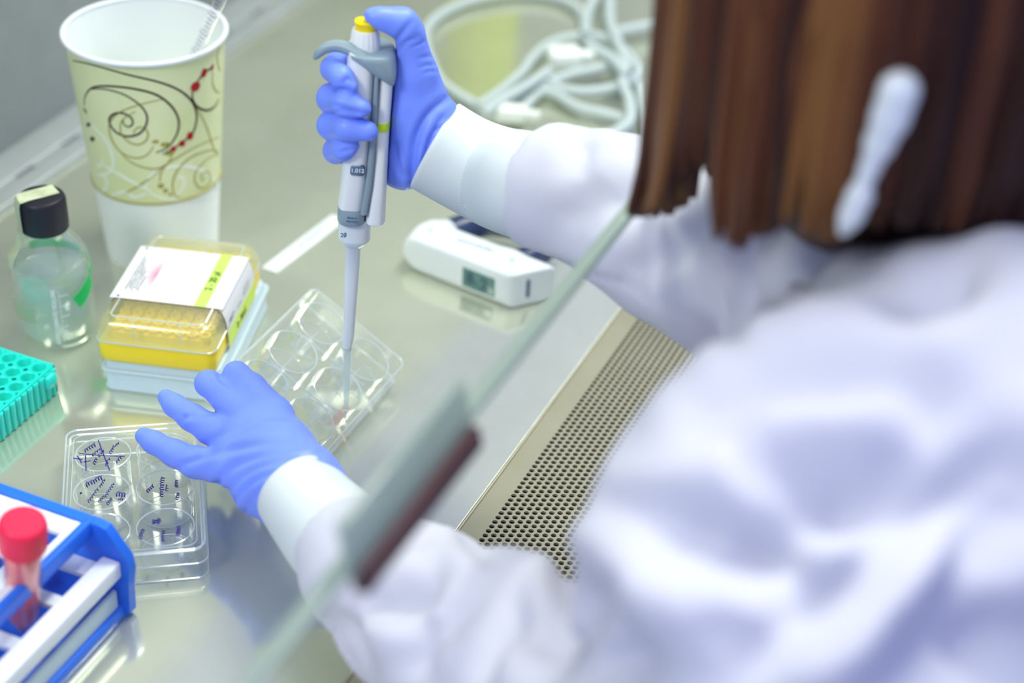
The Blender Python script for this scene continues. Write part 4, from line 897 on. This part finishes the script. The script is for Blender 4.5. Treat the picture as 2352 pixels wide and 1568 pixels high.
# ---- left hand (holding the tipped plate)
LF = [[pr(541, 868, 1.052, 27), pr(543, 860, 1.044, 30), pr(575, 893, 1.028, 37), pr(625, 955, 1.008, 48)],
      [pr(472, 885, 1.050, 25), pr(478, 880, 1.042, 30), pr(525, 918, 1.026, 36), pr(590, 975, 1.004, 50)],
      [pr(381, 912, 1.045, 20), pr(400, 930, 1.040, 26), pr(440, 958, 1.030, 31), pr(485, 985, 1.018, 36), pr(555, 1015, 1.000, 48)],
      [pr(330, 1001, 1.035, 21), pr(352, 1015, 1.030, 26), pr(400, 1040, 1.020, 31), pr(450, 1062, 1.008, 36), pr(525, 1070, .992, 46)]]
LT = [pr(600, 930, 1.075, 26), pr(620, 955, 1.060, 34), pr(640, 1000, 1.035, 44), pr(660, 1050, 1.005, 52)]
LP = [[pr(625, 965, 1.006, 50), pr(650, 1030, .990, 66), pr(690, 1110, .965, 78)], [pr(575, 995, 1.000, 56), pr(630, 1060, .985, 74), pr(690, 1120, .962, 84)], [pr(540, 1055, .994, 50), pr(600, 1120, .980, 62), pr(680, 1150, .962, 80)],
      [pr(690, 1120, .962, 88), pr(740, 1180, .945, 96)]]
def lhand(P, inset=0.0):
    Fg = None
    for c in LF:
        s = chain(P, c, .003); Fg = s if Fg is None else smin(Fg, s, .0015)
    D = None
    for c in LP:
        s = chain(P, c, .006); D = s if D is None else smin(D, s, .012)
    D = smin(D, chain(P, LT, .004), .006)
    return smin(D, Fg, .005)+inset
lo, hi = bounds([p for c in LF+LP+[LT] for p in c])
z6 = lambda *p: [(130+x/3.137, 800+y/3.137) for x, y in p]
lfold = [(z6((1060, 700), (1180, 620), (1350, 540), (1550, 490), (1700, 500)), .0020, .0010), (z6((900, 830), (1100, 740), (1350, 590), (1600, 540)), .0018, .0009), (z6((890, 860), (1100, 760), (1400, 700), (1700, 660)), .0022, .0013),
         (z6((1150, 1000), (1250, 860), (1500, 760), (1800, 690)), .0022, .0014), (z6((1200, 1090), (1330, 920), (1550, 820), (1900, 760)), .0022, .0013), (z6((1260, 1120), (1400, 960), (1600, 880)), .0018, .0013), (z6((1340, 1230), (1400, 1090), (1500, 980)), .0018, .0012),
         (z6((1150, 980), (1180, 1040), (1250, 1110)), .0018, .0012), (z6((900, 490), (1000, 480), (1150, 455)), .0018, .0009), (z6((890, 540), (920, 490)), .0012, .0010), (z6((1165, 170), (1190, 230), (1270, 275)), .0014, .0010)]
gloveL = piece('glove', lhand, lo, hi, .0014, M['glove'], per, 3, lfold, 1.6); gloveL['label'] = 'blue glove on the left hand resting on the plate'

# ---- knitted cuffs
def cuffshell(pts, r_, t=.0012, n=200):
    """pts: (centre, axis, radius)"""
    rs = []
    for c, a, r in pts:
        a = norm(a); u = norm(np.cross(a, [0.1, .2, 1])); w = np.cross(a, u)
        rs.append([c+(r+.0003*math.cos(k*math.pi))*(math.cos(2*math.pi*k/n)*u+math.sin(2*math.pi*k/n)*w) for k in range(n)])
    return rings(rs, False, False)
def cuff(name, ctr, label):
    C_ = smoothpath(np.array([np.append(p, r) for p, r in ctr]), 6); L = len(C_); T = np.gradient(C_[:, :3], axis=0)
    outer = [(C_[i, :3], T[i], C_[i, 3]) for i in range(L)]; inner = [(C_[i, :3], T[i], C_[i, 3]-.0022) for i in range(L)]
    lip = [(C_[0, :3]-norm(T[0])*.0008, T[0], C_[0, 3]-.0010)]
    b = Buf(); b.add(*cuffshell(inner[::-1]+lip+outer, 0)); o = b.obj(name, M['knit'], per, True, 180); o['label'] = label; return o
cR_ = [(cufR, 112*1.0/FPX), (ap(1070, 375, .006, 1)[0], 112*.995/FPX), (ap(1150, 410, -.004, 1)[0], 120*.985/FPX), (pr(1225, 430, .972, 1)[0], 124*.972/FPX), (pr(1290, 448, .962, 1)[0], 112*.962/FPX)]
cuff('cuff', cR_, 'white ribbed knit cuff at the right wrist')
cL_ = [(pr(682, 1127, .958, 1)[0], 100*.958/FPX), (pr(725, 1180, .944, 1)[0], 110*.944/FPX), (pr(780, 1240, .925, 1)[0], 122*.925/FPX), (pr(845, 1300, .900, 1)[0], 124*.900/FPX)]
cuff('cuff', cL_, 'white ribbed knit cuff at the left wrist')

# ---- lab coat
RS = [pr(1245, 426, .975, 148), pr(1320, 445, .962, 142), pr(1420, 475, .945, 160), pr(1550, 535, .925, 200), pr(1680, 600, .900, 208), pr(1850, 560, .860, 230), pr(2000, 480, .830, 230)]
LS = [pr(800, 1262, .914, 126), pr(850, 1310, .898, 150), pr(960, 1400, .865, 190), pr(1120, 1500, .800, 226), pr(1330, 1640, .740, 280), pr(1560, 1700, .700, 360)]
TS = [[pr(2330, 1030, .670, 455), pr(1910, 1335, .660, 555)], [pr(1910, 1335, .660, 555), pr(1800, 1800, .660, 540)], [pr(1990, 800, .740, 235), pr(2250, 900, .700, 380)], [pr(2000, 700, .80, 250), pr(2300, 1000, .78, 520)],
      [pr(2400, 1500, .74, 700), pr(2700, 2200, .78, 800)], [pr(1880, 700, .845, 180), pr(2000, 900, .78, 250)]]
def coatsdf(P):
    D = None
    for c in TS:
        s = chain(P, c, .01); D = s if D is None else smin(D, s, .022)
    def sleeve(S, c, e, extra=None):                  # sleeve ends in a hem where the knit cuff comes out
        a = norm(e-c); s = chain(P, S, .012)
        if extra: s = smin(s, extra, .010)
        return -smin(-s, (P-c)@a, .003)
    D = smin(D, sleeve(LS, pr(772, 1232, .922, 1)[0], LS[2][0]), .012)
    D = smin(D, sleeve(RS, pr(1232, 420, .978, 1)[0], RS[3][0], None), .014)
    # hanging front fold of the coat by the right elbow
    D = smin(D, chain(P, [pr(1665, 600, .850, 42), pr(1672, 700, .850, 36), pr(1680, 772, .855, 22)], .01), .012)
    return D
lo, hi = bounds([p for c in TS[:4]+[TS[5]]+[LS, RS] for p in c]+[(TS[4][0][0], TS[4][0][1])], .01)
lo[2] = max(lo[2], -.22); hi[0] = min(hi[0], .24)
zc = lambda *p: [(1300+x/1.54, 550+y/1.54) for x, y in p]
zs = lambda *p: [(560+x/2.3476, 900+y/2.3476) for x, y in p]
cf = [(zc((480, 570), (600, 500), (700, 462), (900, 455), (1150, 480), (1300, 565)), .0065, .0095), (zc((560, 830), (680, 790), (850, 740), (1050, 700)), .0150, .0110), (zc((420, 1050), (700, 1060), (900, 960), (1150, 850), (1420, 660)), .0120, .0130),
      (zc((460, 1060), (640, 1140), (850, 1235), (1060, 1180)), .0090, .0110), (zc((600, 1545), (750, 1420), (1000, 1240), (1300, 960), (1520, 790)), .0070, .0100), (zc((1190, 245), (1300, 190), (1410, 100)), .0070, .0090), (zc((60, 1440), (150, 1500), (300, 1560)), .010, .010),
      (zc((480, 1400), (560, 1370), (640, 1330)), .0090, .0080), (zc((1180, 1540), (1350, 1270), (1500, 1050), (1620, 900)), .0100, .0130), (zc((100, 930), (300, 980), (420, 1040)), .009, .007), (zc((1420, 1568), (1540, 1440), (1650, 1370)), .010, .012),
      (zc((140, 480+250), (330, 700), (560, 600)), .012, .005), (zc((900, 880), (1150, 900), (1350, 860)), .012, .006), (zc((120, 1180), (130, 1290), (90, 1400)), .010, .006),
      (zs((600, 1130), (760, 1140), (900, 1080), (1080, 980)), .0060, .0075), (zs((1180, 1560), (1300, 1320), (1420, 1180), (1440, 1040)), .0075, .0095), (zs((1060, 1320), (1130, 1180), (1280, 1060)), .0050, .0060), (zs((900, 1560), (930, 1350), (980, 1180)), .0070, .0070), (zs((1640, 1440), (1620, 1300), (1700, 1150), (1790, 1020)), .0070, .0090),
      (zs((430, 1200), (560, 1330), (640, 1500)), .0060, .0060), (zs((700, 900), (820, 790), (1000, 760)), .0060, .0040), (zs((1180, 760), (1250, 840), (1340, 900)), .0040, .0035),
      ([(1195, 570), (1290, 600), (1440, 660), (1590, 730)], .0010, .0012), ([(1400, 420), (1330, 470), (1290, 520)], .0075, .0045), ([(1620, 610), (1640, 690), (1660, 770)], .004, .006), ([(1712, 560), (1706, 660), (1700, 780)], .0035, .0065), ([(1600, 540), (1500, 600), (1440, 640)], .008, .004),
      ([(1460, 330), (1440, 420), (1460, 500)], .010, .003), ([(1338, 318), (1335, 350), (1318, 410)], .0060, .0035), ([(1345, 540), (1420, 470), (1500, 430)], .008, .0035), ([(1760, 700), (1800, 650), (1900, 590)], .006, .005)]
coat = piece('lab_coat', coatsdf, lo, hi, .0042, M['coat'], per, 3, [(a, b_*1.25, c) for a, b_, c in cf], 1.9)
coat['label'] = 'white lab coat with creased back and sleeves'

# ---- hair
HC, HR = W(2125, -170, .705), .094
def hshell(x):                                        # depth of the hair curtain across the picture
    return .745-.045*math.cos((x-2125)/600*1.1)
core = [[(HC, HR-.004), pr(2120, 120, .765, 500)], [pr(1800, 100, .77, 200), pr(1760, 330, .80, 130)], [pr(2120, 120, .765, 440), pr(2120, 300, .775, 330)], [pr(2300, 100, .75, 300), pr(2280, 330, .77, 170)]]
def hairsdf(P):
    D = None
    for c in core:
        s = chain(P, c, .01); D = s if D is None else smin(D, s, .02)
    return D
def hairmat():
    m = mat('hair_strands', (.03, .01, .006), .45, spec=.22, sheen=.06); nt = m.node_tree; bs = nt.nodes['Principled BSDF']
    bs.inputs['Sheen Tint'].default_value = (.75, .5, .6, 1)
    at = nt.nodes.new('ShaderNodeAttribute'); at.attribute_name = 'lock'; r = nt.nodes.new('ShaderNodeValToRGB')
    r.color_ramp.elements[0].color = (.012, .003, .002, 1); r.color_ramp.elements[1].color = (.20, .088, .022, 1); r.color_ramp.elements[1].position = .95
    e = r.color_ramp.elements.new(.45); e.color = (.050, .014, .006, 1); e = r.color_ramp.elements.new(.75); e.color = (.11, .036, .012, 1)
    nt.links.new(at.outputs['Fac'], r.inputs[0]); nt.links.new(r.outputs[0], bs.inputs['Base Color']); return m
M['hair'] = hairmat()
v, f = surfnet(hairsdf, HC-np.array([.2, .2, .42]), HC+np.array([.2, .2, .12]), .0050); v = relax(v, f, 3)
bb = Buf(); attr = [0.12]*len(v)
bx = [1490, 1540, 1555, 1570, 1590, 1605, 1615, 1628, 1690, 1740, 1795, 1830, 1880, 1930, 1980, 2060, 2200, 2280, 2400, 2700]; by = [500, 490, 460, 430, 395, 385, 420, 550, 578, 550, 500, 545, 572, 540, 518, 530, 545, 520, 512, 520]
r = random.Random(11); Rh = HR+.0065
NL = 300; cells = [r.random() for _ in range(40)]
for i in range(NL):
    layer = i % 3
    th_ = math.radians(-112+224*(i+r.uniform(-.4, .4))/NL)                 # 0 = towards the camera
    tocam = norm([-HC[0], -HC[1], 0]); side = np.array([-tocam[1], tocam[0], 0]); side = side if side@ir > 0 else -side
    dirn = tocam*math.cos(th_)+side*math.sin(th_); rr_ = Rh-.0035*layer+r.uniform(-.001, .0015)
    end = HC+dirn*rr_; lo_, hi_ = -.35, .02
    for _ in range(26):                                                    # length from the uneven cut of the hair
        mid = (lo_+hi_)/2; X_, Y_, _z = proj(end+ZUP*mid)
        if Y_ > np.interp(X_, bx, by)+r.uniform(-8, 6)-10*layer: lo_ = mid
        else: hi_ = mid
    zb_ = (lo_+hi_)/2; xend = proj(end+ZUP*zb_)[0]
    flare = max(0, (1602-xend)/55) if xend < 1602 else 0; flare = min(flare, 1)
    pts = [HC+dirn*.012+ZUP*(rr_*.995), HC+dirn*rr_*.55+ZUP*rr_*.84, HC+dirn*rr_*.9+ZUP*rr_*.45, HC+dirn*rr_]
    ph = r.uniform(0, 6.28)
    for k in range(1, 7):
        t = k/6; pts.append(HC+dirn*(rr_+.0015*math.sin(ph+3*t)-(.012*t**3 if layer else .004*t**3))+side*(-.009*flare*t**4+.0025*math.sin(ph*2+2.5*t)*t)+ZUP*zb_*t)
    P = smoothpath(pts, 4); L = len(P); rad = .0046*r.uniform(.7, 1.25)*np.interp(np.linspace(0, 1, L), [0, .15, .8, 1], [.6, 1, .95, .35])
    n0 = len(bb.v); bb.add(*tube(P, rad, 7)); c = cells[int((th_+2)/4*39) % 40]
    c = .78*c+.22*r.random(); c += .22 if th_ < -.75 else 0
    attr += [min(1, max(0, c))]*(len(bb.v)-n0)
V = np.vstack([v, np.array(bb.v)]); F = [tuple(map(int, q)) for q in f]+[tuple(i+len(v) for i in q) for q in bb.f]
hair = finish('hair', V, F, M['hair'], per, True, 180); a_ = hair.data.attributes.new('lock', 'FLOAT', 'POINT'); a_.data.foreach_set('value', np.array(attr, dtype=np.float32)); hair['label'] = 'long straight brown hair'
# white ribbon-like clip lying on the hair
def onhair(x, y, out=.006):
    d = ray(x, y); A = d[0]**2+d[1]**2; o = CAM-HC; R2 = (Rh+out)**2; B_ = 2*(o[0]*d[0]+o[1]*d[1]); C2 = o[0]**2+o[1]**2-R2; D = max(B_*B_-4*A*C2, 0); t = (-B_-math.sqrt(D))/(2*A); return CAM+d*t
clp = [(2066, 208, 50), (2045, 270, 44), (2020, 330, 35), (1998, 385, 24), (1988, 410, 19), (1975, 450, 31), (1955, 495, 30), (1938, 530, 18)]
cpts = [(onhair(x, y), r_*.62/FPX) for x, y, r_ in clp]
lo, hi = bounds(cpts)
piece('hair_clip', lambda P: chain(P, cpts, .003), lo, hi, .0018, M['white'], per, 2)['label'] = 'white hair clip'
# ---- body, one continuous figure under the clothes
def bodysdf(P):
    head = smin(seg(P, HC+ZUP*.005, HC-ZUP*.045, .080, .062), seg(P, HC-fdir*-.050-ZUP*.010, HC+fdir*.055-ZUP*.075, .050, .030), .03)
    head = smin(head, seg(P, HC+fdir*.080-ZUP*.005, HC+fdir*.098-ZUP*.032, .009, .012), .010)          # nose
    for s_ in (-1, 1):
        e = HC+fdir*.078+lside*s_*.031; head = np.maximum(head, -(np.linalg.norm(P-e-fdir*.012, axis=-1)-.014)); head = np.minimum(head, np.linalg.norm(P-e+fdir*.006, axis=-1)-.012)
        head = smin(head, seg(P, HC+lside*s_*.078+ZUP*.008, HC+lside*s_*.077-ZUP*.028, .010, .007), .006)
    head = smin(head, seg(P, HC+fdir*.074+lside*.018-ZUP*.062, HC+fdir*.074-lside*.018-ZUP*.062, .007, .007), .006)
    D = smin(head, seg(P, HC-ZUP*.05, W(2200, 700, .80), .048, .055), .03)
    D = smin(D, chain(P, [pr(2330, 1010, .70, 400), pr(1960, 1300, .69, 440)], .02), .04); D = smin(D, chain(P, [pr(2100, 1200, .74, 430), pr(2500, 1900, .80, 520)], .02), .04)
    D = smin(D, chain(P, [pr(1960, 1300, .69, 330), pr(1600, 1560, .72, 260), pr(1380, 1620, .74, 190), pr(1130, 1500, .80, 160), pr(900, 1350, .885, 95)]+[(np.array(q[0]), q[1]-.008) for q in cL_[::-1]], .01), .02)
    D = smin(D, chain(P, [pr(2200, 620, .82, 200), pr(1850, 560, .865, 170), pr(1680, 600, .900, 160), pr(1550, 535, .925, 150), pr(1320, 455, .962, 85)]+[(np.array(q[0]), q[1]-.008-(.010 if q is cR_[0] else 0)) for q in cR_[::-1]]+[ap(960, 318, .014, 28)], .01), .02)
    return D
fdir = norm([-1, .15, -.25]); lside = norm(np.cross([0, 0, 1], fdir))
def bodyall(P):
    return smin(smin(bodysdf(P), lhand(P, .0022), .004), np.where(np.linalg.norm(P-cufR, axis=-1) < .18, rhand(P, .0042), 1), .004)
piece('body', bodyall, (-.54, .28, -.14), (.22, 1.02, .60), .0042, M['skin'], per, 2)
for o in bpy.data.objects:
    if o.parent is None and o.type not in {'CAMERA', 'LIGHT'} and 'label' not in o and 'kind' not in o: print('UNLABELLED', o.name)
